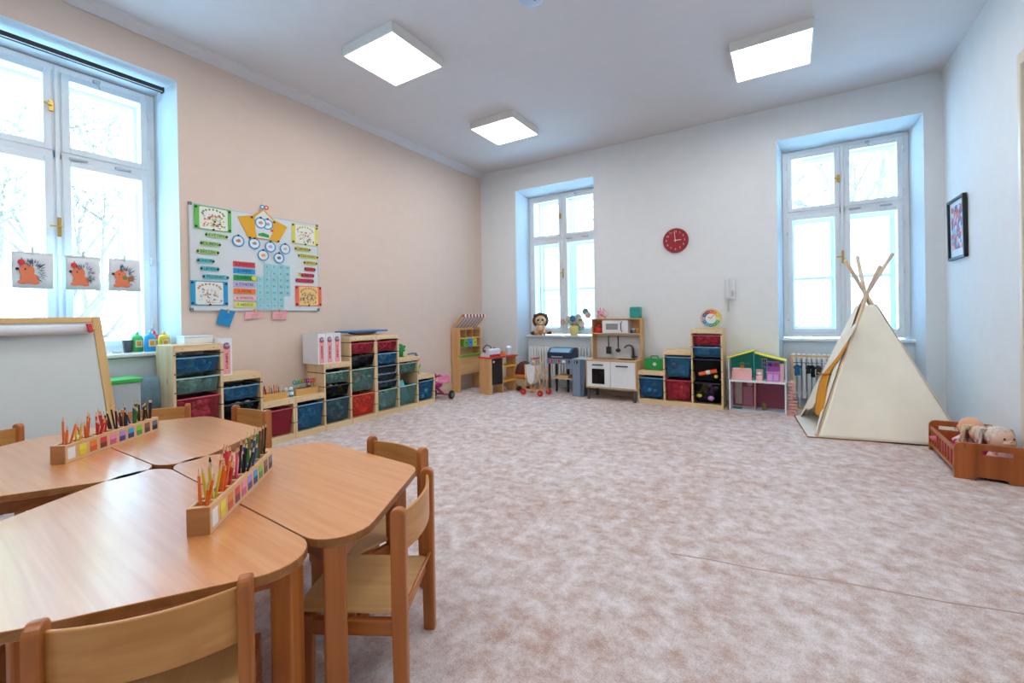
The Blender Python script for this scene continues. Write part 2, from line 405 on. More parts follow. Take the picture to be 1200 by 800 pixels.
# radiators in the niches
def radiator(x0, x1, y, z0, z1, label, loc=(0, 0, 0), rz=0, ribs=True):
    t = thing('radiator', label, 'radiator', loc, rz)
    mb = MB(); n = int((x1-x0)/.045)
    for i in range(n+1):
        x = x0+(x1-x0)*i/n
        mb.box(x-.017, x+.017, y-.03, y+.03, z0, z1)
    mb.build('rib_panel', mat('radiator_enamel', 'e9edee', .3), t, .008)
    MB().box(x0-.02, x1+.02, y-.012, y+.045, z1-.06, z1-.02).box(x0-.02, x1+.02, y-.012, y+.045, z0+.03, z0+.07).build('manifold', mat('radiator_enamel', 'e9edee'), t, .006)
    MB().cyl((x0+.05, y+.03, z0+.05), (x0+.05, y+.03, .0), .012).cyl((x1-.05, y+.03, z0+.05), (x1-.05, y+.03, .0), .012).build('pipe', mat('radiator_enamel', 'e9edee'), t, smooth=True)
    return t
radiator(.78, 1.80, .17, .12, .62, 'white ribbed radiator behind the toy barbecue')
radiator(4.22, 5.16, .17, .12, .62, 'white ribbed radiator behind the doll clothes rail')
radiator(-5.28, -4.30, -.005, .10, .64, 'white radiator under the big left window, draped with a towel', (0, 0, 0), PI/2)
# curtain rail in the lintel of the big window
t = thing('curtain_rail', 'white double curtain rail under the lintel of the big window', 'curtain rail', (0, 0, 0), PI/2)
MB().box(-5.38, -4.21, .085, .095, 2.955, 2.985).box(-5.38, -4.21, .115, .125, 2.955, 2.985).box(-5.38, -4.21, .085, .125, 2.98, 2.987).build('rail', mat('rail_white', 'd9dee2', .35), t, .001)
MB().box(-5.38, -4.216, .097, .113, 2.951, 2.972).box(-5.38, -4.216, .080, .0845, 2.955, 2.986).build('rail_slot', mat('slot_dark', '22272c', .6), t)
MB().box(-4.215, -4.205, .08, .13, 2.95, 2.99).build('end_cap', mat('slot_dark', '22272c'), t, .002)

# ------------------------------------------------------------------ ceiling lights
def lamp_mat():
    m = bpy.data.materials.new('lit_diffuser'); m.use_nodes = True; t = m.node_tree; L = t.links.new
    t.nodes.remove(t.nodes['Principled BSDF'])
    e = t.nodes.new('ShaderNodeEmission'); e.inputs[1].default_value = LAMP; e.inputs[0].default_value = (1, .90, .78, 1)
    n = t.nodes.new('ShaderNodeTexNoise'); n.inputs['Scale'].default_value = 3; r = t.nodes.new('ShaderNodeValToRGB')
    r.color_ramp.elements[0].color = (1, .94, .89, 1); r.color_ramp.elements[1].color = (1, .95, .90, 1)
    L(n.outputs['Fac'], r.inputs[0]); L(r.outputs[0], e.inputs[0])
    L(e.outputs[0], t.nodes['Material Output'].inputs[0]); return m
LM = lamp_mat()
lamps = [((1.34, -3.07), 'square white ceiling light panel nearest above the whiteboard'), ((1.335, -1.325), 'smallest-looking square ceiling light panel, towards the far corner'),
         ((4.07, -1.31), 'square ceiling light panel in front of the right window'), ((4.07, -3.07), 'square ceiling light panel over the middle of the carpet'),
         ((1.34, -4.85), 'square ceiling light panel above the tables'), ((4.07, -4.85), 'square ceiling light panel above the viewer'), ((2.7, -6.6), 'square ceiling light panel near the rear wall')]
L0 = None
for (x, y), lb in lamps:
    if L0 is None:
        L0 = thing('ceiling_light', lb, 'ceiling light', (x, y, ROOM_H), 0, 'square ceiling light panels')
        MB().frame(-.295, .295, -.295, .295, .012, 0, .08).build('lamp_frame', mat('lamp_frame_white', 'e6e4e0', .4), L0).rotation_euler = (R(-90), 0, 0)
        MB().box(-.284, .284, -.284, .284, -.074, -.068).build('diffuser', LM, L0)
    else:
        c = copy_tree(L0); c.location = (x, y, ROOM_H); c['label'] = lb
# smoke detector
t = thing('smoke_detector', 'round white smoke detector on the ceiling at the top edge', 'smoke detector', (2.66, -3.02, ROOM_H))
MB().lathe([(.0, -.055), (.05, -.055), (.085, -.04), (.10, -.02), (.105, 0), (0, 0)], n=28).build('housing', mat('detector_plastic', 'b9cbe0', .35), t, smooth=True)
MB().cyl((.03, 0, -.056), (.03, 0, -.052), .012).build('sensor_cap', mat('detector_grey', '8b98a6', .4), t)

# ------------------------------------------------------------------ outside: trees seen through the panes
bark = mat('pale_bark', '62534b', .9, var=.1)
def tree(x, y, h, seed, label, leafy, lean=0):
    rnd = random.Random(seed); mr = .013 if not leafy else .008; t = thing('tree', label, 'tree', (x, y, -3.0), 0, 'trees outside the windows')
    mb = MB(); tips = []
    def branch(p, d, L, r, dep):
        q = p+d*L
        if y+q.y < 1.6 and x > 0 or (x < 0 and x+q.x > -1.6): return
        mb.cyl(p, q, max(r, mr), max(r*.68, mr*.7), n=6 if dep < 3 else 3, caps=False)
        if dep >= 4: tips.append(q); tips.append(p+d*L*.5)
        if dep >= 6: return
        for i in range((3 if dep < 5 else 2) if dep else 5):
            v = Vector((rnd.uniform(-1, 1), rnd.uniform(-1, 1), rnd.uniform(-.35, .9)))
            nd = (d*.75+v*.85).normalized(); branch(p+d*L*(1 if dep else rnd.uniform(.45, 1)), nd, L*rnd.uniform(.58, .80), r*.6, dep+1)
    branch(Vector((0, 0, 0)), Vector((lean, 0, 1)).normalized(), h*.42, h*.013, 0)
    mb.build('trunk', bark, t, smooth=True)
    if leafy:
        lf = MB()
        for q in tips:
            for k in range(leafy):
                c = q+Vector((rnd.gauss(0, .28), rnd.gauss(0, .28), rnd.gauss(0, .24)))
                if x+c.x > -1.3: continue
                a = Vector((rnd.gauss(0, 1), rnd.gauss(0, 1), rnd.gauss(0, 1))).normalized(); b = a.orthogonal().normalized(); s = rnd.uniform(.04, .08)
                lf.quad(c-a*s, c-b*s*.6, c+a*s, c+b*s*.6)
        f = lf.build('foliage', speckle('pale_leaves', ['8a9468', '949a66', '7f8c62', 'a89a64'], 3, .8), t); f['kind'] = 'stuff'
    return t
tree(-6.5, -3.6, 8.5, 3, 'leafy pale green tree outside the left window, right pane', 2)
tree(-7.5, -6.3, 8.8, 5, 'leafy pale green tree outside the left window, left pane', 2)
tree(-10.5, -2.0, 10, 8, 'taller pale tree farther off behind the left window', 1)
tree(4.2, 8.2, 11.0, 11, 'bare branched tree outside the right window, left pane', 0)
tree(6.2, 8.6, 11.0, 14, 'bare branched tree outside the right window, right pane', 0)
# ------------------------------------------------------------------ tables (two rings of two trapezoids)
BE_L, BE_D = 'cf9a6c', 'b87f50'
top_m = wood('beech_laminate', 'e09a5c', 'd28644', 'x', .34, 1.8, coat=1)
def beech(ax): return wood('beech', 'c0743a', '985424', ax, .32)
edge_m = wood('beech_edge', 'a8703a', '8a5426', 'x', .4)
TZ, TH = .52, .024
def table(cx, cy, rot, label):
    """half hexagon: long edge on local y=0, depth towards +y"""
    ap, s = .5515, .656
    t = thing('trapezoid_table', label, 'table', (cx, cy, 0), rot, 'trapezoid play tables')
    pl = rpoly([(-s+.002, .0015), (s-.002, .0015), (s/2-.005, ap), (-s/2+.005, ap)], .105, 9)
    MB().prism(pl, TZ-TH+.0012, TZ-.0006).build('edge_band', edge_m, t, .002)
    MB().prism(rpoly([(-s+.004, .003), (s-.004, .003), (s/2-.005, ap-.002), (-s/2+.005, ap-.002)], .104, 9), TZ-TH, TZ).build('tabletop', top_m, t, .0012)
    L = [(-s+.165, .055), (s-.135, .060), (s/2-.055, ap-.075), (-s/2+.055, ap-.075)]
    for i, (x, y) in enumerate(L):
        M = Matrix.Translation((x, y, 0)) @ Matrix.Rotation(R((30, -30, -30, 30)[i] if i < 2 else 0), 4, 'Z')
        MB().box(-.029, .029, -.029, .029, 0, TZ-TH-.001, M).build('leg', beech('z'), t, .006)
    for (a, b) in ((0, 1), (1, 2), (2, 3), (3, 0)):
        p, q = Vector(L[a]), Vector(L[b]); d = (q-p); ln = d.length-.05; c = (p+q)/2; an = math.atan2(d.y, d.x)
        M = Matrix.Translation((c.x, c.y, 0)) @ Matrix.Rotation(an, 4, 'Z')
        MB().box(-ln/2, ln/2, -.010, .010, TZ-TH-.065, TZ-TH-.001, M).build('apron', beech('x'), t, .002)
    return t
rot1 = R(-3.25)
H1 = (2.584, -5.018); H2 = (1.478, -5.008)
def tb(c, r, lb): return table(c[0], c[1], r, lb)
tb(H1, rot1, 'right trapezoid beech table with a chair at its slanted right side')
tb(H1, rot1+PI, 'nearest trapezoid beech table, its top catching the window glare')
tb(H2, 0, 'back trapezoid beech table under the far pencil holder, towards the shelves')
tb(H2, PI, 'left trapezoid beech table beyond the glare, cut by the left frame edge')

# ------------------------------------------------------------------ chairs
def chair_proto():
    t = thing('child_chair', '', 'chair', (0, 0, 0), 0, 'small beech chairs around the tables')
    for sx in (-1, 1):
        # rear post with rounded top: wide in depth, thin in width
        pr = [(-.165, 0), (-.125, 0), (-.122, .26), (-.128, .545)]
        arc = [(-.1505+.0225*math.cos(R(a)), .549+.0215*math.sin(R(a))) for a in range(0, 181, 20)]
        poly = [(-.172, 0), (-.132, 0)]+[(-.128, .26)]+arc+[(-.172, .26)]
        MB().prism(poly, sx*.162-.0135, sx*.162+.0135, 'yz').build('leg', beech('z'), t, .005, label='rear leg running up as back post with a rounded top')
        MB().prism([(.115, 0), (.152, 0), (.152, .255), (.10, .255), (.108, .19)], sx*.145-.013, sx*.145+.013, 'yz').build('leg', beech('z'), t, .004)
        MB().box(sx*.145-.011, sx*.145+.011, -.135, .115, .20, .245).build('side_rail', beech('y'), t, .004)
    # curved backrest plate
    mb = MB(); n = 12; A = []
    for i in range(n+1):
        x = -.150+.300*i/n; bow = -.028*(1-(x/.150)**2)
        A.append((x, -.147+bow))
    outl = A+[(x, y-.010) for x, y in A[::-1]]
    mb.prism(outl, .435, .55); mb.build('backrest', wood('plywood_back', 'd29a5a', 'ba7c3c', 'x', .3), t, .003)
    MB().prism(rrect(-.144, .144, -.152, .168, .02), .256, .268).build('seat', wood('plywood_seat', 'ecc48a', 'd8a868', 'y', .35), t, .003)
    MB().box(-.144, .144, .118, .138, .21, .255).build('front_rail', beech('x'), t, .003)
    MB().cyl((-.146, -.158, .275), (.146, -.158, .275), .0055).build('stretcher', beech('x'), t, smooth=True)
    MB().box(-.144, .144, -.145, -.130, .21, .255).build('rear_rail', beech('x'), t, .003)
    return t
C0_ = chair_proto(); used = False
def chair(mx, my, face, label):
    """mx,my: midpoint between the rear posts; face: heading of the sitter in degrees"""
    global used
    c = copy_tree(C0_) if used else C0_; used = True
    f = Vector((math.cos(R(face)), math.sin(R(face)))); c.location = (mx+.15*f.x, my+.15*f.y, 0); c.rotation_euler = (0, 0, R(face-90)); c['label'] = label; return c
chair(3.152, -4.728, 209, 'small beech chair pushed in from the right, its side turned to us')
chair(2.73, -4.41, 267, 'small beech chair behind the right table, only its backrest clear')
chair(3.103, -5.396, 146.5, 'nearest small beech chair, its broad curved backrest filling the bottom left')
chair(1.385, -4.325, 273, 'small beech chair behind the back table, before the low red bin')
chair(.80, -4.60, 330, 'small beech chair behind the far pencil holder, before the tall shelf')
chair(.745, -5.31, 24, 'small beech chair at the left frame edge in front of the easel')
chair(2.10, -5.60, 30, 'small beech chair half hidden at the bottom left corner under the nearest table')

# ------------------------------------------------------------------ pencil holders and pencils
rnd = random.Random(21)
def pencil(x, y, z, col, lean, az, L, kind, group, label, tip='e0b98a'):
    t = thing(kind, label, 'pencil' if kind != 'paintbrush' else 'paintbrush', (x, y, z), 0, group)
    t.rotation_euler = Euler((0, lean, az), 'XYZ')
    MB().cyl((0, 0, 0), (0, 0, L-.02), .0038, n=6).build('barrel', mat('pencil_'+col, col, .35), t)
    if kind == 'paintbrush':
        MB().cyl((0, 0, L-.02), (0, 0, L-.002), .004, .004, n=8).build('ferrule', mat('ferrule', 'c8ccd2', .3, .8), t)
        MB().cyl((0, 0, L-.002), (0, 0, L+.012), .004, .001, n=8).build('bristles', mat('bristle', '3b332e', .8), t)
    else:
        MB().cyl((0, 0, L-.02), (0, 0, L-.006), .0038, .0014, n=6).build('sharpened_tip', mat('bare_wood', tip, .6), t)
        MB().cyl((0, 0, L-.006), (0, 0, L), .0014, .0003, n=5).build('lead', mat('lead_'+col, col, .5), t)
    return t
SW = [('f4f4f2', 'f4f4f2'), ('f2e24a', 'e5cf2c'), ('f08a2a', 'd95b26'), ('e03040', '7a2a22'), ('ee90b4', 'd05a8a'), ('a98bd0', '4a3f86'), ('3aa8e0', '20306a'), ('8ccf3c', '4c9a30'), ('8a5a44', '4f3226'), ('6d7888', '1c1c22')]
CN = [('white', 'eceae4'), ('yellow', 'e3c62a'), ('orange', 'ea6a22'), ('red', 'd42a2e'), ('pink', 'e85a90'), ('purple', '6b3f96'), ('blue', '1f4fa0'), ('green', '2f8a34'), ('brown', '6a3d22'), ('black', '1c1c1e')]
def holder(p0, p1, side, label, which, fills):
    """p0,p1: ends of the long bottom edge carrying the labels; side=+1/-1 which side the body lies"""
    p0, p1 = Vector(p0), Vector(p1); d = (p1-p0); ln = d.length; an = math.atan2(d.y, d.x)
    t = thing('pencil_holder', label, 'pencil holder', (p0.x, p0.y, TZ), an, 'wooden pencil holders on the tables')
    W = .058; Hh = .076; n = 10; body = MB(); st = ln/n
    # block with real wells: floor, two long walls, cross walls
    body.box(0, ln, 0, W, 0, .012); body.box(0, ln, 0, .010, .012, Hh); body.box(0, ln, W-.010, W, .012, Hh)
    for i in range(n+1):
        x = st*i; w_ = .006 if 0 < i < n else .014; body.box(max(0, x-w_), min(ln, x+w_), .010, W-.010, .012, Hh)
    body.build('body', wood('pale_beech', 'e2ba8c', 'd6a674', 'x', .45), t, .0015)
    for x in (-.0035, ln): MB().box(x, x+.0035, .001, W-.001, .001, Hh-.001).build('end_face', wood('end_grain', 'b98250', 'a06c40', 'y', .5), t, .001)
    for i in range(n):
        a, b = SW[i]; x = st*(i+.5)
        l = MB().box(x-.017, x+.017, -.0012, 0, .038, .062).build('label_sticker', mat('sticker_'+a, a, .4), t, .0004)
        MB().box(x-.017, x+.017, -.0014, -.0002, .015, .038).build('sticker_band', mat('sticker_'+b, b, .4), l)
    ca, sa = math.cos(an), math.sin(an)
    SN = ['white', 'yellow', 'orange', 'red', 'pink', 'purple', 'blue', 'green', 'brown', 'grey']
    for wi, ci, cnt in fills:
        for k in range(cnt):
            lx = st*(wi+.5)+rnd.uniform(-.008, .008); ly = W/2+rnd.uniform(-.007, .007)
            nm, col = CN[ci]; col2 = col
            L = rnd.uniform(.130, .178)
            br = nm == 'white'
            az = rnd.uniform(0, 2*PI); lean = rnd.uniform(.05, .30)
            pencil(p0.x+ca*lx-sa*ly, p0.y+sa*lx+ca*ly, TZ+.0125, col2, lean, az, L, 'paintbrush' if br else 'coloured_pencil',
                   f'{nm} pencils at the {SN[wi]} sticker of the {which} holder', (f'thin white paintbrush with dark bristles in the {which} pencil holder' if br else f'{nm} coloured pencil in the {which} holder, slot with the {SN[wi]} sticker'))
# near holder stands across the seam of the two right tables, far one on the back table
holder((2.823, -5.167), (2.458, -4.793), 1, 'near wooden pencil holder with colour stickers, across the seam of two tables', 'near',
       [(0, 2, 4), (0, 1, 2), (1, 1, 4), (1, 0, 1), (2, 2, 4), (2, 3, 2), (3, 3, 5), (4, 3, 3), (4, 4, 3), (5, 9, 4), (6, 6, 5), (7, 7, 6), (8, 7, 3), (8, 8, 2), (9, 8, 3), (9, 9, 2)])
holder((1.628, -5.189), (1.315, -4.765), 1, 'far wooden pencil holder with colour stickers on the back table', 'far',
       [(0, 2, 3), (1, 1, 3), (2, 2, 4), (2, 3, 1), (3, 3, 5), (4, 3, 4), (4, 4, 1), (5, 9, 4), (6, 9, 4), (6, 3, 1), (7, 6, 3), (7, 7, 3), (8, 9, 4), (9, 9, 4)])
# ------------------------------------------------------------------ storage shelves and bins
PINE = lambda ax: wood('pine', 'e6cda2', 'd6b688', ax, .5, .7, knots=True)
DEP = .30
def shelf_unit(x0, cols, loc, rz, label):
    """cols: (width, height) left to right; every upright, top and rail its own part"""
    t = thing('storage_shelf', label, 'storage shelf', loc, rz, 'pine storage shelves with sliding bins')
    x = x0; hs = [h for _, h in cols]; edges = [x0]
    for wd, h in cols: x += wd; edges.append(x)
    for i, e in enumerate(edges):
        h = max(hs[i-1] if i > 0 else 0, hs[i] if i < len(hs) else 0)
        a, b = (e, e+.018) if i == 0 else ((e-.018, e) if i == len(hs) else (e-.009, e+.009))
        MB().box(a, b, .0, DEP, 0, h-.002).build('upright', PINE('z'), t, .0015)
        st = MB().box(a-.004, b+.004, -.001, .03, .055, h-.052)
        for z in [.29+.14*k for k in range(6)]:
            pass
        grooves = [z for z in (.15, .29, .43, .565, .705, .845) if z < h-.04]
        g = MB()
        for z in grooves: g.box(a+(.004 if i == 0 else -.0008), b-(.004 if i == len(hs) else -.0008), -.0012, DEP-.03, z-.004, z+.004)
        go = g.build('runner_groove', mat('groove_shadow', '4a3a28', .7), t); go['kind'] = 'stuff'
    for (wd, h), e in zip(cols, edges):
        MB().box(e+.0095, e+wd-.0095, -.003, DEP, h-.018, h).box(e+.0095, e+wd-.0095, -.003, .016, h-.05, h-.0185).build('top_board', PINE('x'), t, .002)
        MB().box(e+.0095, e+wd-.0095, -.003, .016, .0, .055).build('base_rail', PINE('x'), t, .002)
        MB().box(e+.0095, e+wd-.0095, .01, DEP, .04, .055).build('base_board', PINE('x'), t)
        sc = MB()
        for sx in (e+.06, e+wd-.06): sc.cyl((sx, -.004, h-.03), (sx, -.0025, h-.03), .0055, n=8)
        s_ = sc.build('screw_cap', mat('screw_cap_wood', 'c49a68', .5), t); s_['kind'] = 'stuff'
    return t
def binobj(loc, rz, x, wd, z, h, material, label, printed=None, open_y=0):
    """sliding bin with tapered sides; x: left of its column, z: rim height"""
    c = Vector((x+wd/2, .012+open_y, 0)); M = Matrix.Rotation(rz, 3, 'Z'); p = Vector(loc)+M @ Vector((c.x, c.y, 0))
    t = thing('storage_bin', label, 'storage bin', (p.x, p.y, z-h), rz, 'see-through plastic bins in the pine shelves')
    a = (wd-.030)/2; b = a-.020-.05*(h-.1); d = .265; e = .022
    def ring(w_, y0, y1, zz): return [(-w_, y0, zz), (w_, y0, zz), (w_, y1, zz), (-w_, y1, zz)]
    bm = bmesh.new(); s = MB(); s.bm = bm
    rr = [ring(b-.003, .014+.003, d-e-.003, .003), ring(b, .014, d-e, 0)]
    seqs = [ring(b-.0025, .0145, d-e, .0025), ring(a-.0025, .0025, d, h-.004)]
    V = [[bm.verts.new(q) for q in r_] for r_ in (ring(b, .012, d-e, 0), ring(a, 0, d, h-.006), ring(a-.0025, .0025, d-.0025, h-.006), ring(b-.0025, .0145, d-e-.0025, .003))]
    bm.faces.new(V[0][::-1])
    for A, B in zip(V, V[1:]):
        for k in range(4): bm.faces.new((A[k], A[(k+1) % 4], B[(k+1) % 4], B[k]))
    bm.faces.new(V[-1])
    s.build('tray', material, t)
    r = MB(); A = a+.011
    r.box(-A, A, -.004, .006, h-.010, h).box(-A, -A+.013, .006, d, h-.010, h).box(A-.013, A, .006, d, h-.010, h).box(-A, A, d, d+.006, h-.010, h)
    r.build('rim', MATS[material.name.replace('clear', 'rim')], t, .001)
    if printed:
        # contents or a printed front seen through the wall: a heap inside the tray
        big = len(printed) > 2 and printed[2] < 20; n = (26 if big else 60) if h > .15 else 30; rn = random.Random(hash(label) % 9999 if False else sum(map(ord, label)))
        mb = MB()
        for i in range(n):
            q = (rn.uniform(-b+.03, b-.03), rn.uniform(.030, .10), rn.uniform(.03, h*.80)); rr_ = rn.uniform(.03, .045) if big else rn.uniform(.018, .032)
            mb.ell(q, (rr_, rr_*rn.uniform(.6, 1), rr_*rn.uniform(.6, 1)), 7, 5)
        o = mb.build('contents', speckle('contents_'+printed[0], printed[1], printed[2] if len(printed) > 2 else 22, .55), t, smooth=True); o['kind'] = 'stuff'
    return t
for nm, c in (('red', 'c8485c'), ('blue', '3f8ab8'), ('teal', '56808e'), ('green', '80a8a4'), ('black', '2c3036'), ('orange', 'e8604a'), ('smoke', '4a5866')):
    plastic_clear(nm+'_clear', c, {'black': .86, 'smoke': .78}.get(nm, .76)); mat(nm+'_rim', {'red': 'd0586c', 'blue': '7ab0cc', 'teal': '86a8b4', 'green': 'b0d0c6', 'black': '3c4046', 'orange': 'e87a62', 'smoke': '7890a4'}[nm], .25)
PR = lambda k: MATS[k+'_clear']
UL = (.32, 0, 0); RL = PI/2
def LU(y0, cols, lb): return shelf_unit(0, cols, (.32, y0, 0), RL, lb)
LU(-4.33, [(.33, .92), (.31, .655), (.30, .38)], 'stepped pine shelf by the big window, falling from tall to low')
LU(-3.387, [(.307, .38), (.305, .655), (.33, .91)], 'stepped pine shelf rising to the right, paper files on its middle step')
LU(-2.442, [(.325, .91), (.31, .625), (.305, .38)], 'stepped pine shelf falling towards the pink tricycle')
shelf_unit(0, [(.318, .40), (.315, .655), (.325, .91)], (2.587, -.335, 0), 0, 'stepped pine shelf between toy kitchen and dollhouse')
toys = {'blue': ('bluebits', ['3a80a8', '4aa8d8', 'e0d070', '2b5a88', '5abac0', 'd8e8f0']), 'grey': ('greybits', ['aac4ba', 'd8e8dc', '7a948a', '8aaaa0']),
        'pink': ('pinkbits', ['d8a8a8', 'e0b8b0', 'b03648', 'c8788a', 'e8d8d0']), 'mix': ('mixbits', ['c04030', '30a050', '3060b0', 'd8b830', 'e8e8e0', '202020']),
        'paper': ('paperbits', ['9fb4bc', 'd8e4ea', '5a7a8a', 'e06050', '486a7c'], 30), 'orng': ('orangebits', ['e06a4a', 'c83a2a', 'f08a6a', 'a82a20']),
        'anim': ('animalbits', ['50b84a', '50b84a', '6a5248', 'c0c8cc', '3a9a48'], 14), 'dolls': ('dollbits', ['f0a8a0', 'e86a7a', 'e8b8b8', 'd83a5a'], 12),
        'purp': ('purplebits', ['c898d8', 'a878c0', 'd8c850', 'c898d8', 'e0c0e8'], 12), 'book': ('bookletbits', ['3ca8a0', 'c8d8d0', 'e08068', '2a9aa0', '3a70b0'], 30),
        'dino': ('bathbits', ['c8b040', '3a7a9a', '2a5a80', '4a9a70'], 12)}
def LB(y0, x, wd, z, h, m_, lb, tk=None): return binobj((.32, y0, 0), RL, x, wd, z, h, PR(m_), lb, toys.get(tk))
LB(-4.33, 0, .33, .825, .12, 'blue', 'blue shallow bin at the top of the shelf by the window', 'blue')
LB(-4.33, 0, .33, .670, .12, 'green', 'pale green shallow bin above the deep red one by the window', 'grey')
LB(-4.33, 0, .33, .515, .24, 'red', 'deep red bin holding pink packets in the tall shelf by the window', 'pink')
LB(-4.33, 0, .33, .270, .20, 'blue', 'deep blue bin at the foot of the tall window shelf, behind the chair', 'blue')
LB(-4.33, .33, .31, .555, .11, 'blue', 'blue shallow bin under the step beside the tall window shelf', 'paper')
LB(-4.33, .33, .31, .415, .11, 'black', 'black shallow bin with teal things below the blue one on the second step', 'blue')
LB(-4.33, .33, .31, .280, .21, 'green', 'green deep bin at the foot of the second step, behind the chairs', 'grey')
LB(-4.33, .64, .30, .295, .225, 'red', 'deep red empty bin in the low step by the chairs')
LB(-3.387, 0, .307, .295, .225, 'blue', 'deep blue bin of paper scraps under the scissor box', 'paper')
LB(-3.387, .307, .305, .565, .11, 'green', 'green shallow bin at the top of the step carrying files', 'grey')
LB(-3.387, .307, .305, .432, .11, 'black', 'black shallow bin of red and green toys under the files', 'mix')
LB(-3.387, .307, .305, .297, .225, 'teal', 'deep blue grey bin of mixed pieces under the files', 'paper')
LB(-3.387, .612, .333, .835, .11, 'red', 'red shallow bin, top left under the blue board', 'pink')
LB(-3.387, .612, .333, .700, .11, 'black', 'black shallow bin, second in the left tall column', 'paper')
LB(-3.387, .612, .333, .562, .235, 'green', 'deep clear bin of colourful booklets in the left tall column', 'book')
LB(-3.387, .612, .333, .290, .225, 'orange', 'deep orange red bin at the foot of the left tall column', 'orng')
LB(-2.442, 0, .325, .835, .11, 'red', 'red shallow bin, top right under the blue board', 'pink')
LB(-2.442, 0, .325, .700, .12, 'blue', 'bright blue shallow bin, second in the right tall column', 'blue')
LB(-2.442, 0, .325, .560, .085, 'smoke', 'smoky shallow bin, upper of three stacked in the right tall column')
LB(-2.442, 0, .325, .470, .08, 'smoke', 'smoky shallow bin, middle of three stacked in the right tall column', 'paper')
LB(-2.442, 0, .325, .385, .08, 'smoke', 'smoky shallow bin, lowest of three stacked in the right tall column', 'paper')
LB(-2.442, 0, .325, .290, .225, 'green', 'deep grey green bin at the foot of the right tall column', 'grey')
LB(-2.442, .325, .31, .555, .12, 'green', 'green shallow bin under the green toy helmet', 'grey')
LB(-2.442, .325, .31, .290, .225, 'green', 'deep green bin with a teal book sticking out')
LB(-2.442, .635, .305, .300, .23, 'blue', 'deep blue bin in the lowest step beside the pink tricycle', 'dino')
def RB(x, wd, z, h, m_, lb, tk=None): return binobj((2.587, -.335, 0), 0, x, wd, z, h, PR(m_), lb, toys.get(tk))
RB(0, .318, .315, .235, 'blue', 'deep blue bin with yellow toys under the green case', 'dino')
RB(.318, .315, .580, .235, 'blue', 'deep blue bin of green animal toys, upper of the middle step', 'anim')
RB(.318, .315, .305, .230, 'red', 'deep red bin of pink dolls below the animal bin', 'dolls')
RB(.633, .325, .840, .115, 'red', 'red shallow bin under the colour wheel', 'pink')
RB(.633, .325, .705, .11, 'blue', 'blue shallow bin below the red one under the colour wheel', 'blue')
RB(.633, .325, .565, .235, 'black', 'deep black bin with an orange toy tube')
RB(.633, .325, .295, .225, 'black', 'deep black bin of purple toys next to the dollhouse', 'purp')
# toy tube and ball lying in the upper black bin
t = thing('toy_tube', 'orange toy tube lying in the deep black bin', 'toy', (3.39, -.295, .39), 0)
MB().cyl((-.10, 0, 0), (.09, 0, .05), .026, .03).build('tube', mat('toy_orange', 'e8602a', .4), t, .003, smooth=False)
MB().cyl((-.02, 0, .021), (.02, 0, .0315), .0305).build('band', mat('toy_white', 'e8e4da', .4), t)
o = MB().ell((0, 0, 0), .028).build('toy_ball', mat('toy_yellow', 'e8c830', .4), None, smooth=True); put(o, (3.47, -.292, .372)); tag(o, 'small yellow ball beside the orange toy tube in the black bin', 'ball')
# teal book leaning in the deep green bin
t = thing('picture_book', 'teal picture book leaning out of the deep green bin', 'book', (.285, -1.985, .10), PI/2)
t.rotation_euler = (R(-4), R(-22), PI/2)
MB().box(-.075, .075, 0, .014, 0, .25).build('cover', mat('book_teal', '58b4c2', .4), t, .001)
MB().box(-.072, .0755, .002, .012, -.0006, .2505).build('pages', mat('book_paper', 'eeeae0', .7), t)

# ------------------------------------------------------------------ things standing on the left shelves
def file_box(y, z, label, dx=.0, col='f0f0f0', wd=.078):
    """magazine file, spine towards the room"""
    t = thing('magazine_file', label, 'magazine file', (.30, y, z), PI/2, 'white magazine files with pink spines')
    MB().prism([(0, 0), (.25, 0), (.25, .30), (0, .30)], 0, .003, 'yz').box(wd-.003, wd, 0, .25, 0, .30).box(.003, wd-.003, 0, .003, 0, .30).box(.003, wd-.003, .247, .25, 0, .30).box(.003, wd-.003, .003, .247, 0, .003).build('case', mat('file_card', 'e9ebee', .45), t)
    MB().box(.014, wd-.014, -.0012, -.0002, .01, .225).build('spine_label', mat('file_pink', 'f0a2a2', .5), t)
    MB().cyl((wd/2, -.0018, .238), (wd/2, -.0004, .238), wd*.34, n=20).build('portrait_sticker', speckle('sticker_face', ['8a4a5a', 'c89a9a', '7a6a9a', 'e0b8b0'], 40), t)
    lt = MB(); r_ = random.Random(int(abs(y)*1000))
    for k in range(8): lt.box(wd/2-.009, wd/2+.009, -.0016, -.0011, .055+k*.016, .055+k*.016+r_.choice((.004, .007))).box(wd/2+r_.choice((-.009, .003)), wd/2+r_.choice((-.003, .009)), -.0017, -.0011, .055+k*.016, .066+k*.016)
    l_ = lt.build('spine_lettering', mat('file_ink', '8a3038'), t); l_['kind'] = 'stuff'
    MB().box(.010, wd-.010, .012, .243, .01, .292).build('papers', mat('file_green', 'cfe0d6', .7), t)
    return t
file_box(-3.995, .655, 'white magazine file with pink spine, alone on the step by the tall window shelf', wd=.082)
file_box(-3.135, .655, 'left of three white pink-spined magazine files on the middle step', wd=.082)
file_box(-3.048, .655, 'middle of three white pink-spined magazine files', wd=.082)
file_box(-2.961, .655, 'right of three white pink-spined magazine files, touching the tall column', wd=.082)
t = thing('storage_carton', 'small white box at the back of the tall window shelf', 'box', (.04, -4.20, .92), 0)
MB().box(0, .14, 0, .20, 0, .055).build('carton', mat('carton_white', 'e6e9ec', .5), t, .003)
MB().box(-.002, .142, -.002, .202, .045, .062).build('lid', mat('carton_lid', 'cfdfe8', .5), t, .003)
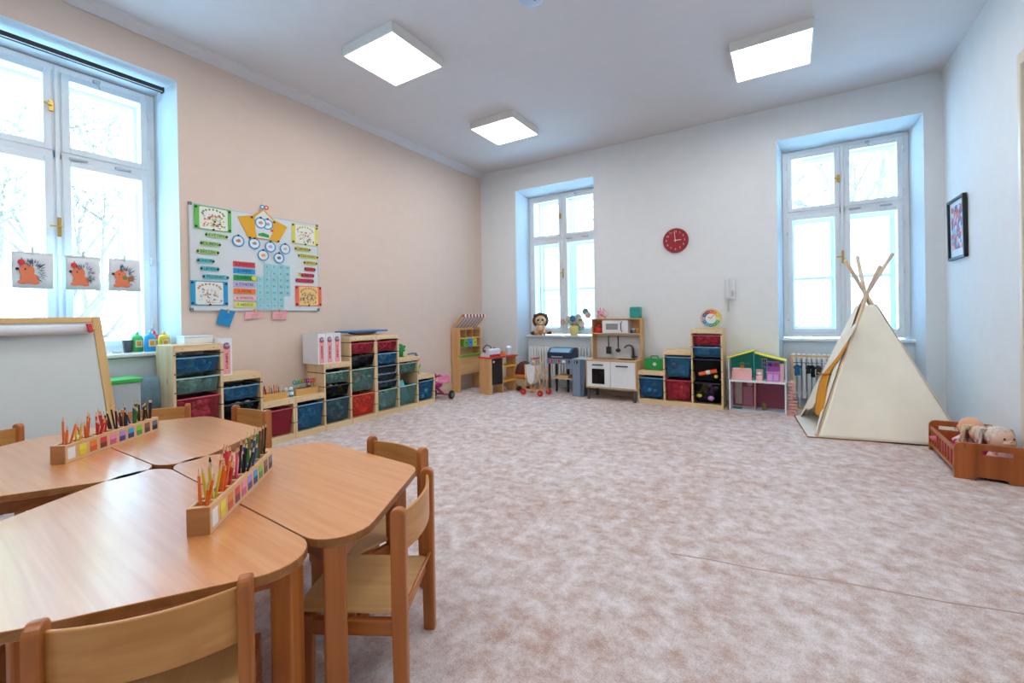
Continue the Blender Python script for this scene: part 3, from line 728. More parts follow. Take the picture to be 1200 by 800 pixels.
# blue balance board with wooden half-round below
t = thing('balance_board', 'blue board on a brown half-round block on top of the tall shelf', 'toy', (.15, -2.485, .91), PI/2)
MB().prism([(.16*math.cos(R(a)), .035-.034*math.sin(R(a))*1.0) for a in range(0, 181, 15)], -.05, .05, 'xz').build('rocker', wood('walnut_toy', '8a5a3c', '6a4028', 'x'), t, .002)
MB().box(-.29, .29, -.09, .09, .035, .055).build('board', mat('board_blue', '2f6fb4', .4), t, .006)
# wooden trays of pencils and scissors
def tray(y, ln, label):
    t = thing('wooden_tray', label, 'tray', (.27, y, .38), PI/2, 'small wooden trays on the low shelf')
    g = wood('tray_wood', 'dcb068', 'c8984e', 'x', .45)
    MB().box(0, ln, 0, .006, 0, .062).build('front_board', g, t, .001); MB().box(0, ln, .104, .110, 0, .062).build('back_board', g, t, .001)
    MB().box(0, .006, .006, .104, 0, .062).build('end_board', g, t); MB().box(ln-.006, ln, .006, .104, 0, .062).build('end_board', g, t)
    MB().box(.006, ln-.006, .006, .104, 0, .006).build('base', g, t)
    return t
tray(-3.665, .235, 'low wooden tray of coloured pencils on the low shelf')
tray(-3.345, .225, 'low wooden tray of children scissors on the low shelf')
rn = random.Random(4)
for i in range(16):
    ci = [2, 3, 2, 6, 3, 9, 2, 1, 6, 3, 0, 7, 2, 6, 1, 0][i]; nm, col = CN[ci]
    y = -3.655+.20*(i+.5)/16
    pencil(.215+rn.uniform(-.03, .03), y, .388, col, rn.uniform(.05, .22), rn.uniform(0, 6.28), rn.uniform(.11, .15), 'coloured_pencil', f'{nm} pencils in the shelf tray', f'{nm} coloured pencil in the tray on the low shelf')
sc_cols = [('teal', '2fa0b0'), ('green', '7ac030'), ('green', '7ac030'), ('red', 'd42040'), ('purple', '8a3aa0'), ('blue', '2a4ab0'), ('pink', 'd83070'), ('red', 'd42040')]
for i, (nm, col) in enumerate(sc_cols):
    t = thing('scissors', f'{nm} handled child scissors standing in the wooden tray', 'scissors', (.215+rn.uniform(-.02, .02), -3.325+i*.026, .388), PI/2+rn.uniform(-.3, .3), 'child scissors in the shelf tray')
    for s_ in (-1, 1):
        MB().tube([(s_*.014+.013*math.cos(a), 0, .115+.018*math.sin(a)) for a in [2*PI*k/12 for k in range(12)]], .0045, 6, closed=True).build('handle', mat('scissor_'+nm, col, .35), t, smooth=True)
        MB().box(-.005, .005, -.001, .001, .0, .075, Matrix.Translation((s_*.002, s_*.0012, .02)) @ Matrix.Rotation(s_*.08, 4, 'Y')).build('blade', mat('steel_blade', 'b8bcc0', .3, .9), t)
    MB().cyl((0, -.003, .075), (0, .003, .075), .004, n=8).build('screw', mat('steel_blade', 'b8bcc0'), t)
for y, nm in ((-3.425, 'left'), (-3.375, 'right')):
    t = thing('glue_bottle', f'{nm} of two small blue and white glue bottles on the low shelf', 'bottle', (.235, y, .38), 0, 'small glue bottles on the low shelf')
    MB().lathe([(0, 0), (.019, 0), (.020, .005), (.020, .055), (.016, .062), (0, .062)]).build('bottle_body', mat('glue_blue', '2aa0c8', .3), t, smooth=True)
    MB().lathe([(.0203, .018), (.0205, .02), (.0205, .045), (.0203, .047)]).build('wrap_label', mat('glue_white', 'eef2f4', .4), t, smooth=True)
    MB().lathe([(0, .062), (.015, .062), (.014, .082), (.008, .088), (0, .088)]).build('cap', mat('glue_cap', 'd8eef4', .3), t, smooth=True)
# green toy helmet (dome with cream visor)
t = thing('toy_helmet', 'green domed toy with a cream opening, on the middle step by the tall column', 'toy', (.17, -1.975, .625), 0)
MB().lathe([(.0, .16), (.03, .157), (.055, .142), (.075, .11), (.082, .07), (.082, 0), (0, 0)], n=24).build('dome', mat('toy_green', '14823a', .35), t, smooth=True)
MB().prism(rrect(-.005, .062, .004, .062, .012), .060, .088, 'yz').build('opening', mat('toy_cream', 'ddd6a8', .5), t, .002)
MB().ell((.055, -.045, .12), (.016, .016, .016)).ell((.055, .045, .12), (.016, .016, .016)).build('eye_knob', mat('toy_green', '14823a'), t, smooth=True)
# toy water pump: blue foot, grey hooked arm, green and orange leaves
t = thing('toy_pump', 'toy pump with grey hooked arm, green cup and blue foot on the lowest step', 'toy', (.18, -1.70, .38), 0)
MB().lathe([(0, 0), (.042, 0), (.045, .01), (.04, .028), (0, .028)]).build('foot', mat('pump_blue', '2a80b8', .35), t, smooth=True)
MB().lathe([(0, .028), (.038, .028), (.04, .09), (.03, .11), (0, .11)]).build('cup', mat('pump_green', '66c23a', .35), t, smooth=True)
MB().tube([(0, .015, .10), (0, .02, .18), (0, .022, .235), (0, .0, .262), (0, -.05, .268), (0, -.14, .262)], [.014, .016, .018, .016, .012, .008], 10).build('hooked_arm', mat('pump_grey', '6f7c88', .4), t, smooth=True)
MB().tube([(0, .03, .15), (0, .055, .18), (0, .085, .195)], [.009, .012, .003], 8).build('orange_leaf', mat('pump_orange', 'e8a04a', .4), t, smooth=True)
MB().tube([(0, .035, .07), (0, .06, .08), (0, .085, .105), (0, .09, .12)], [.009, .011, .009, .003], 8).build('green_leaf', mat('pump_green', '66c23a'), t, smooth=True)

# ------------------------------------------------------------------ pink tricycle
t = thing('tricycle', 'pink and magenta toy tricycle with black wheels beside the lowest step', 'tricycle', (.24, -1.33, 0), R(8))
mg = mat('magenta', 'a81c6a', .35); pk = mat('light_pink', 'f0a0c0', .4); tyre = mat('tyre_black', '1e2022', .6)
for (x, y, r) in ((-.02, -.13, .062), (.13, .09, .058), (-.15, .09, .058)):
    w_ = MB().lathe([(r*.45, -.017), (r-.006, -.017), (r, -.008), (r, .008), (r-.006, .017), (r*.45, .017)], n=24, ring=True, M=Matrix.Translation((x, y, r)) @ Matrix.Rotation(PI/2, 4, 'Y')).build('wheel', tyre, t, smooth=True)
    MB().lathe([(0, -.02), (r*.5, -.02), (r*.5, .02), (0, .02)], n=18, M=Matrix.Translation((x, y, r)) @ Matrix.Rotation(PI/2, 4, 'Y')).build('hub', mat('hub_grey', '6a6f74', .4), w_)
MB().tube([(-.02, -.13, .062), (-.02, -.115, .16), (-.02, -.095, .30)], .018, 10).tube([(-.02, -.11, .20), (-.02, -.02, .15), (-.015, .09, .07)], .02, 10).cyl((-.14, .09, .058), (.12, .09, .058), .012).build('frame', mg, t, smooth=True)
MB().tube([(-.11, -.06, .335), (-.07, -.085, .325), (-.02, -.095, .30), (.03, -.085, .325), (.08, -.06, .335)], .012, 8).build('handlebar', mg, t, smooth=True)
MB().cyl((-.14, -.05, .338), (-.10, -.063, .333), .016).cyl((.07, -.063, .333), (.11, -.05, .338), .016).build('grip', pk, t, smooth=True)
MB().prism(rrect(-.10, .07, .0, .14, .05), .215, .245).build('seat', pk, t, .01)
MB().prism(rrect(-.11, .08, .20, .32, .04), .125, .15, 'xz').build('seat_back', pk, t, .008)
MB().ell((-.015, .0, .19), (.035, .09, .035)).ell((-.02, -.10, .335), (.045, .02, .035)).build('body_shell', mg, t, smooth=True)

# ------------------------------------------------------------------ play market stall
SW_ = lambda ax: wood('stall_pine', 'dfb27c', 'cf9d64', ax, .45, .8)
t = thing('market_stall', 'wooden play market stall with striped canopy against the peach wall corner', 'play stall', (.165, -.80, 0), PI/2)
for x in (0, .50): MB().box(x, x+.018, 0, .15, 0, .93).build('side_panel', SW_('z'), t, .002)
MB().box(.018, .50, .135, .147, .22, .93).build('back_panel', wood('stall_pine_back', 'e2bb88', 'd6a974', 'x'), t)
MB().box(.018, .50, .0, .135, .50, .515).build('green_counter', mat('stall_green', '7fb03a', .4), t, .002)
MB().box(-.012, .53, -.02, .02, .515, .54).build('counter_edge', mat('stall_green', '7fb03a'), t, .003)
for z in (.64, .77, .90): MB().box(.018, .50, .005, .135, z, z+.012).build('shelf', SW_('x'), t, .001)
for x in (.175, .335): MB().box(x, x+.010, .02, .135, .77, .90).build('divider', SW_('z'), t, .001)
MB().box(.018, .50, .0, .012, .25, .50).build('front_board', SW_('x'), t, .001)
for i, (nm, c) in enumerate((('green', '6fae2c'), ('blue', '2f8fd8'), ('lime', 'c3cf3c'))):
    d_ = MB().box(.10+i*.105, .20+i*.105, -.004, .09, .655, .765).build('crate_drawer', mat('crate_'+nm, c, .4), t, .003, label=f'{nm} little drawer')
    MB().cyl((.15+i*.105, -.016, .71), (.15+i*.105, -.004, .71), .009).build('knob', mat('crate_knob_'+nm, {'green': '3a5a18', 'blue': '1a4a7a', 'lime': 'a03a20'}[nm], .4), d_)
# canopy: sloping slats with scalloped red and white valance
Mx = Matrix.Translation((0, .12, .935)) @ Matrix.Rotation(R(-44), 4, 'X')
for i in range(14):
    x = -.01+i*.0395; cc = ('c8303a', 'efece6')[i % 2]
    s_ = MB().box(x, x+.0385, -.28, 0, -.003, .003, Mx).build('canopy_stripe', mat('canopy_under_'+cc, ('c0a8a6', 'e6e2de')[i % 2], .7), t)
    poly = [(x, 0), (x+.0385, 0)]+[(x+.01925+.01925*math.cos(R(a)), -.03-.014*math.sin(R(a))) for a in range(0, 181, 30)]
    e = Mx @ Vector((0, -.28, 0)); v = MB().prism([(px, e.z+pz) for px, pz in poly], e.y-.002, e.y+.002, 'xz').build('valance_scallop', mat('canopy_'+cc, cc), s_)
for x in (-.012, .543): MB().box(x, x+.012, -.28, 0, -.012, .012, Mx).build('canopy_arm', SW_('y'), t)
# wooden counter with blackboard door at right angles to it
rzc = math.atan2(.52, .12)
t = thing('play_counter', 'wooden play shop counter with red top, blackboard and yellow shelves', 'play counter', (.655, -.765, 0), rzc)
MB().box(0, .05, -.002, .02, 0, .505).box(0, .018, .02, .20, 0, .505).build('side_panel', SW_('z'), t, .002)
MB().box(.255, .27, 0, .20, .0, .505).build('side_panel', SW_('z'), t, .002); MB().box(.52, .535, 0, .20, 0, .505).build('side_panel', SW_('z'), t, .002)
bb = MB().box(.052, .253, .0, .014, .13, .495).build('blackboard_door', mat('blackboard', '1b1c1e', .7), t, .001)
MB().cyl((.085, -.006, .455), (.085, 0, .455), .015).build('knob', mat('knob_white', 'e0ddd6', .4), bb)
MB().box(.27, .52, .0, .19, .36, .385).build('yellow_shelf', mat('stall_yellow', 'e8b23a', .4), t, .002); MB().box(.27, .52, .0, .19, .15, .175).build('yellow_shelf', mat('stall_yellow', 'e8b23a'), t, .002)
MB().prism(rrect(-.02, .56, -.025, .215, .02), .506, .525).build('red_top', mat('stall_red', 'd8483a', .4), t, .002)
def on_counter(x, y): M = Matrix.Rotation(rzc, 3, 'Z'); return Vector((.655, -.765, .525))+M @ Vector((x, y, 0))
p = on_counter(.12, .10); t = thing('toy_cash_register', 'white and red toy cash register with grey scanner on the play counter', 'toy', p, rzc)
MB().prism([(-.09, 0), (.09, 0), (.09, .04), (.05, .065), (-.02, .11), (-.06, .115), (-.09, .10)], -.11, .11, 'yz').build('casing', mat('till_white', 'd6e0ea', .35), t, .006)
MB().prism([(-.088, .001), (-.098, .001), (-.098, .035), (-.088, .035)], -.10, .10, 'yz').build('drawer', mat('till_red', 'c42a3a', .35), t, .003)
ky = MB()
for i in range(4):
    for j in range(3): ky.box(.0+i*.024, .018+i*.024, -.08+j*.022, -.064+j*.022, .06+j*.006, .075+j*.010)
ko = ky.build('keys', mat('till_blue', '3a5aa0', .4), t, .002); ko['kind'] = 'stuff'
MB().box(.07, .105, -.02, .03, .05, .12).box(-.11, -.075, -.03, .03, .05, .10).build('card_slot', mat('till_red', 'c42a3a'), t, .004)
MB().tube([(-.10, .04, .05), (-.11, .03, .12), (-.07, .0, .165), (-.02, -.02, .14), (.0, -.03, .10)], .009, 8).build('scanner_handle', mat('till_grey', '4a4f56', .4), t, smooth=True)
p = on_counter(.34, .12); t = thing('toy_crate', 'small orange wooden crate on the play counter beside the register', 'crate', p, rzc)
for z in (.0, .03): MB().box(-.06, .06, -.05, -.045, z, z+.022).box(-.06, .06, .045, .05, z, z+.022).box(-.06, -.055, -.045, .045, z, z+.022).box(.055, .06, -.045, .045, z, z+.022).build('slat', mat('crate_orange', 'e08a4a', .5), t, .001)
MB().box(-.055, .055, -.045, .045, 0, .004).build('base', mat('crate_orange', 'e08a4a'), t)
p = on_counter(.475, .10); t = thing('toy_carton', 'pale blue and white carton at the right end of the play counter', 'carton', p, rzc)
MB().box(-.04, .04, -.03, .03, 0, .10).build('carton_body', mat('carton_pale', 'cfe0ea', .5), t, .004)
MB().prism([(-.03, .1005), (.03, .1005), (0, .128)], -.04, .04, 'yz').build('gable_top', mat('carton_top', 'eef4f8', .5), t, .001)
# ------------------------------------------------------------------ plush toys
def plush_mat(n, c): return mat(n, c, .95, var=.12, vscale=60, bump=.6, bscale=180)
br_d, br_l, cream = plush_mat('plush_dark_brown', '5a3a2a'), plush_mat('plush_tan', 'd8a070'), plush_mat('plush_cream', 'e8dcc8')
t = thing('plush_lion', 'plush lion cub with dark brown mane sitting on the window sill', 'plush toy', (.915, .27, .79), R(26))
mb = MB(); rn = random.Random(2)
for k in range(22):
    a = 2*PI*k/22; mb.ell((.098*math.cos(a), .02+rn.uniform(-.01, .01), .225+.092*math.sin(a)), (.030, .036, .030), 8, 6)
mb.ell((0, .045, .225), (.105, .05, .10), 16, 10); mb.build('mane', br_d, t, smooth=True)
MB().ell((0, -.005, .222), (.088, .062, .080)).build('head', br_l, t, smooth=True)
MB().ell((0, -.055, .195), (.035, .025, .026)).ell((-.04, -.052, .235), (.026, .012, .028)).ell((.04, -.052, .235), (.026, .012, .028)).build('muzzle', cream, t, smooth=True)
for sx in (-1, 1):
    e = MB().ell((sx*.037, -.062, .235), (.019, .009, .021)).build('eye', mat('eye_teal', '3a7078', .15), t, smooth=True)
    MB().ell((sx*.037, -.070, .235), (.010, .005, .012)).build('pupil', mat('eye_black', '0c0c0e', .1), e, smooth=True)
    MB().ell((sx*.085, .015, .30), (.026, .016, .026)).build('ear', br_d, t, smooth=True)
    MB().ell((sx*.060, -.07, .035), (.038, .055, .034)).build('hind_leg', br_l, t, smooth=True)
    MB().tube([(sx*.045, -.02, .14), (sx*.05, -.055, .08), (sx*.035, -.085, .035)], [.026, .024, .028], 10).build('front_leg', br_l, t, smooth=True)
MB().ell((0, -.080, .203), (.014, .010, .010)).build('nose', mat('nose_black', '2a1a18', .3), t, smooth=True)
MB().ell((0, 0, .085), (.068, .058, .088)).build('body', br_l, t, smooth=True)
MB().ell((0, -.042, .105), (.035, .026, .045)).build('chest', cream, t, smooth=True)
MB().tube([(.05, .03, .03), (.12, .01, .025), (.15, -.02, .03)], [.018, .016, .030], 8).ell((-.115, -.005, .030), (.045, .035, .030)).build('tail', br_d, t, smooth=True)
# large hedgehog plush on the floor
t = thing('plush_hedgehog', 'large plush toy with brown cap and orange band sitting behind the doll pushchair', 'plush toy', (.865, -.16, 0), R(22))
MB().ell((0, 0, .15), (.14, .11, .15)).build('body', plush_mat('plush_sand', 'cdbf9c'), t, smooth=True)
MB().lathe([(.135, .20), (.145, .25), (.135, .31), (.105, .37), (.06, .41), (.0, .425)], n=22).build('cap', plush_mat('plush_brown', '5a2a20'), t, smooth=True)
MB().lathe([(.136, .185), (.152, .20), (.152, .235), (.140, .245), (.13, .215)], n=22, ring=True).build('hat_band', plush_mat('plush_orange', 'dc7a28'), t, smooth=True)
MB().ell((.03, -.095, .17), (.022, .02, .018)).build('nose', plush_mat('plush_red', 'b03020'), t, smooth=True)
for sx in (-1, 1):
    MB().ell((.03+sx*.04, -.098, .20), (.009, .006, .010)).build('eye', mat('eye_black', '0c0c0e'), t, smooth=True)
    MB().ell((sx*.07, -.09, .035), (.04, .05, .035)).build('foot', plush_mat('plush_brown', '5a2a20'), t, smooth=True)

# ------------------------------------------------------------------ doll pushchair
WW = lambda ax: wood('pram_wood', 'e0b478', 'cc9a5a', ax, .4)
t = thing('doll_pushchair', 'wooden doll pushchair with white cloth seat and red wheels', 'doll pushchair', (1.07, -.50, 0), R(-8))
for x, y in ((-.03, 0), (.26, 0), (-.03, .20), (.26, .20)):
    w_ = MB().cyl((x, y-.012, .042), (x, y+.012, .042), .042, n=22).build('wheel', mat('pram_red', 'c8242c', .35), t, .003)
    MB().cyl((x, y-.016, .042), (x, y+.016, .042), .010).build('axle_cap', WW('y'), w_)
for y in (.02, .18):
    MB().box(-.05, .27, y-.008, y+.008, .055, .080).build('side_rail', WW('x'), t, .003)
    MB().tube([(-.01, y, .07), (.0, y, .20), (-.01, y, .42)], .009, 8).build('upright', WW('z'), t, smooth=True)
    MB().tube([(.14, y, .07), (.20, y, .20), (.26, y, .38)], .009, 8).build('upright', WW('z'), t, smooth=True)
    MB().tube([(.25, y, .07), (.24, y, .20), (.20, y, .34), (.155, y, .44), (.12, y, .50)], .009, 8).build('push_bar', WW('x'), t, smooth=True)
MB().cyl((.12, .01, .50), (.12, .19, .50), .011).cyl((.12, .10, .50), (.13, .10, .50), .002).build('red_grip', mat('pram_red', 'c8242c'), t, smooth=True)
mb = MB(); P = [(-.005, .415), (.0, .30), (.025, .19), (.07, .14), (.12, .17), (.145, .28), (.16, .41)]
for y0 in (.03,):
    bmv = [[mb.bm.verts.new((x, y, z)) for x, z in P] for y in (.03, .10, .17)]
    for A, B in zip(bmv, bmv[1:]):
        for k in range(len(P)-1): mb.bm.faces.new((A[k], A[k+1], B[k+1], B[k]))
    for y in (.028,):
        mb.prism(P, y, y+.002, 'xz')
o = mb.build('cloth_seat', mat('pram_cloth', 'e6e8ea', .9, var=.06, vscale=30), t); s_ = o.modifiers.new('thick', 'SOLIDIFY'); s_.thickness = .004

# ------------------------------------------------------------------ toy barbecue
t = thing('toy_barbecue', 'blue grey toy barbecue with dark blue lid and red knobs', 'toy barbecue', (1.31, -.30, 0), 0)
gb = mat('bbq_grey_blue', '7f93ab', .5); nb = mat('bbq_navy', '20304a', .35); bk = mat('bbq_black', '202328', .5)
MB().box(.0, .50, .0, .26, .425, .495).build('body', gb, t, .004)
MB().box(.385, .50, .0, .26, 0, .425).box(.30, .385, .0, .012, .36, .425).build('cabinet', gb, t, .004)
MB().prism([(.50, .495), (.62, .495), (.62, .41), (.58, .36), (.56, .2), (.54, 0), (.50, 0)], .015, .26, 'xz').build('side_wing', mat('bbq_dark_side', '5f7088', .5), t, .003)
MB().prism([(.0, .497), (.0, .575), (.09, .640), (.22, .640), (.25, .60), (.25, .497)], .01, .37, 'yz').build('lid', nb, t, .004)
MB().box(.04, .34, -.055+.06, .09, .0, .003, Matrix.Translation((0, .005, .58)) @ Matrix.Rotation(R(36), 4, 'X')).build('lid_window', mat('bbq_pane', '8ab4cf', .2), t, .001)
MB().box(.08, .25, -.02, -.012, .515, .530).box(.09, .10, -.012, .002, .515, .530).box(.23, .24, -.012, .002, .515, .530).build('lid_handle', mat('bbq_steel', 'c0ccd6', .3, .6), t, .002)
MB().box(.385, .62, .0, .26, .496, .505).build('side_table', mat('bbq_top', 'b9c6cc', .4), t, .002)
for x, c, n_ in ((.065, 'c8343a', 'red'), (.175, 'c8343a', 'red'), (.33, '20242a', 'black'), (.445, '20242a', 'black')):
    k_ = MB().cyl((x, -.014, .46), (x, -.0, .46), .024, n=20).build('knob', mat('bbq_knob_'+n_, c, .35), t, .002, label=n_+' knob')
    MB().box(x-.003, x+.003, -.020, -.014, .442, .478).build('pointer', mat('bbq_pointer', 'e8e8e8' if n_ == 'red' else '3a3e44'), k_)
MB().box(.235, .285, -.0015, .0, .445, .478).build('control_label', mat('bbq_label', 'e6ebee', .4), t)
for x, y in ((.02, .015), (.02, .235), (.20, .235)): MB().box(x, x+.028, y-.012, y+.012, .06 if (x < .1 and y < .1) else 0, .425).build('leg', bk, t, .002)
MB().cyl((.034, -.008, .04), (.034, .014, .04), .04, n=22).build('wheel', mat('bbq_wheel', '9fb4c6', .4), t, .002)
MB().box(.03, .385, .02, .24, .215, .230).build('shelf', wood('bbq_shelf', 'd8c8a8', 'c8b490', 'x', .5), t, .001)
MB().box(.13, .30, .05, .20, .232, .262).build('plank_stack', SW_('x'), t, .004)

# ------------------------------------------------------------------ toy kitchen
t = thing('toy_kitchen', 'toy kitchen with white doors, birch frame and overhead shelf', 'toy kitchen', (1.935, -.40, 0), 0)
BI = lambda ax: wood('birch_ply', 'dcb27c', 'cda06a', ax, .4, .7)
kw = mat('kitchen_white', 'e4e9ec', .35)
MB().box(0, .66, 0, .37, .15, .165).build('base_board', BI('x'), t, .001)
for x in (0, .646): MB().box(x, x+.014, 0, .37, .165, .50).build('side_panel', BI('z'), t, .001)
MB().box(.014, .646, .355, .37, .165, .50).build('back_panel', BI('x'), t)
# worktop with real sink opening
MB().box(-.004, .36, -.004, .374, .50, .517).box(.60, .664, -.004, .374, .50, .517).box(.36, .60, -.004, .07, .50, .517).box(.36, .60, .30, .374, .50, .517).build('worktop', BI('x'), t, .001)
MB().box(.36, .60, .07, .30, .42, .43).box(.36, .366, .07, .30, .43, .515).box(.594, .60, .07, .30, .43, .515).box(.366, .594, .07, .076, .43, .515).box(.366, .594, .294, .30, .43, .515).build('sink', mat('sink_grey', '6a6e72', .35, .5), t)
MB().box(.05, .32, .06, .31, .5172, .5205).build('hob', mat('hob_black', '26282c', .15), t, .001)
for x in (.12, .25): MB().lathe([(.045, .521), (.045, .522), (.040, .522), (.040, .521)], (x, .18, 0), 24, ring=True).build('hob_ring', mat('hob_ring_red', 'd8d0c8', .4), t)
for i, x in enumerate((.014, .33)):
    if i == 0:   # oven door with a window
        d_ = MB(); d_.box(.016, .080, 0, .014, .17, .495).box(.250, .328, 0, .014, .17, .495).box(.080, .250, 0, .014, .17, .205).box(.080, .250, 0, .014, .40, .495)
        d_ = d_.build('oven_door', kw, t, .001, label='white oven door with a dark window')
        MB().box(.080, .250, .004, .007, .205, .40).build('door_pane', plastic_clear('oven_glass', '34383c', .8, .1), d_)
        MB().box(.082, .248, .02, .30, .295, .300).build('oven_rack', mat('rack_grey', 'b8bcc0', .4, .5), d_)
        MB().box(.095, .24, -.032, -.018, .444, .460).box(.105, .113, -.020, 0, .449, .457).box(.222, .230, -.020, 0, .449, .457).build('door_handle', mat('handle_black', '33363a', .4), d_, .002)
    else:
        d_ = MB().box(.333, .644, 0, .014, .17, .495).build('cupboard_door', kw, t, .001)
        MB().box(.405, .56, -.032, -.018, .438, .454).box(.415, .423, -.020, 0, .443, .451).box(.542, .550, -.020, 0, .443, .451).build('door_handle', mat('handle_black', '33363a', .4), d_, .002)
for x, y in ((.02, .03), (.62, .03), (.02, .33), (.62, .33)): MB().box(x-.012, x+.022, y-.015, y+.015, 0, .15).build('leg', mat('leg_grey', '4c4f50', .5), t, .002)
# overhead shelf
for x in (.0, .646): MB().box(x, x+.014, .215, .37, .517, 1.04).build('hutch_side', BI('z'), t, .001)
MB().box(.014, .646, .215, .37, 1.026, 1.04).build('hutch_top', BI('x'), t, .001); MB().box(.014, .646, .215, .37, .835, .849).build('hutch_shelf', BI('x'), t, .001)
MB().box(.014, .646, .36, .366, .517, .835).build('splashback', mat('splash_white', 'dfe3e6', .3), t)
MB().box(.014, .646, .31, .314, .796, .800).build('utensil_rail', mat('handle_black', '33363a'), t)
MB().box(.014, .646, .362, .366, .849, 1.026).build('hutch_back', BI('x'), t)
# hanging utensils and tap
def on_k(x, y, z): return (1.935+x, -.40+y, z)
for x, nm in ((.205, 'spatula'), (.335, 'ladle')):
    u = thing('toy_'+nm, f'dark toy {nm} hanging on the toy kitchen splashback', nm, on_k(x, .30, .60), 0, 'toy utensils on the kitchen rail')
    MB().tube([(0, 0, .05), (0, 0, .17), (.0, -.004, .192), (0, .010, .205), (0, .014, .195)], .009, 8).build('handle', mat('utensil_dark', '303336', .4), u, smooth=True)
    (MB().box(-.036, .036, -.004, .004, -.03, .065) if nm == 'spatula' else MB().ell((0, -.005, .02), (.034, .022, .028))).build('head', mat('utensil_dark', '303336'), u, .004 if nm == 'spatula' else 0, smooth=nm != 'spatula')
MB().tube([(.52, .33, .517), (.52, .33, .64), (.51, .32, .675), (.48, .30, .690), (.44, .28, .675), (.43, .275, .65)], [.020, .016, .014, .013, .013, .015], 10).box(.50, .58, .315, .335, .53, .548).build('tap', mat('tap_grey', '5c6062', .3, .7), t, smooth=False)
# microwave
mw = thing('toy_microwave', 'white toy microwave on the kitchen shelf', 'toy microwave', on_k(.15, .205, .849), 0)
MB().box(0, .345, .008, .15, 0, .165).build('casing', kw, mw, .004)
dd = MB().box(.004, .245, 0, .008, .006, .159).build('oven_door', kw, mw, .001)
MB().box(.055, .215, -.002, .001, .045, .125).build('door_pane', mat('mw_pane', '8c9194', .3), dd)
MB().tube([(.268, -.004, .02), (.262, -.022, .05), (.262, -.022, .12), (.268, -.004, .15)], .006, 8).build('door_handle', mat('handle_black', '33363a'), dd, smooth=True)
# things on and in the hutch
o = thing('toy_kettle', 'red toy kettle at the left end of the kitchen shelf', 'kettle', on_k(.078, .28, .849), 0)
MB().lathe([(0, 0), (.05, 0), (.058, .02), (.056, .06), (.035, .085), (0, .09)]).build('pot', mat('kettle_red', 'c81e20', .3), o, smooth=True)
MB().lathe([(0, .088), (.014, .09), (.014, .102), (0, .106)]).build('lid_knob', mat('kettle_knob', 'e0a040', .4), o, smooth=True)
MB().tube([(-.045, 0, .06), (-.03, 0, .125), (.03, 0, .125), (.045, 0, .06)], .006, 8).build('handle', mat('kettle_red2', 'b01a1c', .3), o, smooth=True)
for x, nm, c in ((.525, 'blue', '2a4a80'), (.555, 'grey', '8a9098'), (.60, 'amber', 'd8963a')):
    o = thing('spice_jar', f'little {nm} jar at the right end of the kitchen shelf', 'jar', on_k(x, .28, .849), 0, 'little jars on the kitchen shelf')
    MB().lathe([(0, 0), (.018, 0), (.018, .04), (.012, .046), (0, .046)]).build('jar_body', mat('jar_'+nm, c, .3), o, smooth=True); MB().lathe([(0, .046), (.013, .046), (.013, .058), (0, .058)]).build('lid', mat('jar_lid', 'e0e0de', .4), o)
o = thing('toy_pot', 'white toy pot inside the oven of the toy kitchen', 'pot', on_k(.165, .15, .30), 0)
MB().lathe([(0, 0), (.035, 0), (.04, .01), (.042, .05), (.038, .05), (.036, .012), (0, .01)]).build('pot_body', mat('pot_white', 'e8e8e4', .3), o, smooth=True); MB().cyl((-.06, 0, .04), (.06, 0, .04), .005).build('pot_handle', mat('pot_white', 'e8e8e4'), o, smooth=True)
o = thing('pink_cup', 'pink and white patterned cup on top of the toy kitchen', 'cup', on_k(.115, .29, 1.04), 0)
MB().lathe([(0, 0), (.052, 0), (.056, .115), (.052, .115), (.048, .006), (0, .006)]).build('cup_body', speckle('cup_print', ['e8a0b4', 'f0d8dc', 'c85a78', 'f0f0f0'], 30), o, smooth=True)
MB().tube([(.054, 0, .09), (.085, 0, .085), (.085, 0, .04), (.054, 0, .03)], .006, 8).build('cup_handle', mat('cup_pink', 'e8a0b4', .4), o, smooth=True)
MB().cyl((.01, 0, .02), (.03, 0, .14), .004).cyl((-.01, .01, .02), (-.02, .01, .145), .004).build('stick', mat('cup_red', 'b02a40', .4), o)
o = thing('teal_box', 'teal rounded box with handle on top of the toy kitchen', 'box', on_k(.578, .29, 1.04), 0)
MB().prism(rrect(-.068, .068, 0, .145, .022), -.05, .05, 'xz').build('case', mat('teal_plastic', '2a9a92', .4), o, .008)
MB().box(-.069, .069, -.051, .051, .10, .104).build('lid_seam', mat('teal_dark', '1c746e', .4), o)
# green case on the low shelf
o = thing('toy_case', 'green toy doctor case with handle and white cross on the low pine step', 'case', (2.765, -.20, .40), 0)
MB().prism(rrect(-.115, .115, 0, .145, .02), -.05, .05, 'xz').build('case', mat('case_green', '1e9a4c', .4), o, .006)
MB().tube([(-.045, 0, .145), (-.04, 0, .170), (.04, 0, .170), (.045, 0, .145)], .007, 8).build('handle', mat('case_green_dark', '147036', .4), o, smooth=True)
MB().cyl((.01, -.054, .075), (.01, -.0505, .075), .024).build('badge', mat('badge_mint', 'a8d8b8', .4), o)
MB().box(.004, .016, -.056, -.054, .058, .092).box(-.007, .027, -.056, -.054, .069, .081).build('badge_cross', mat('badge_white', 'f0f4f0', .4), o)
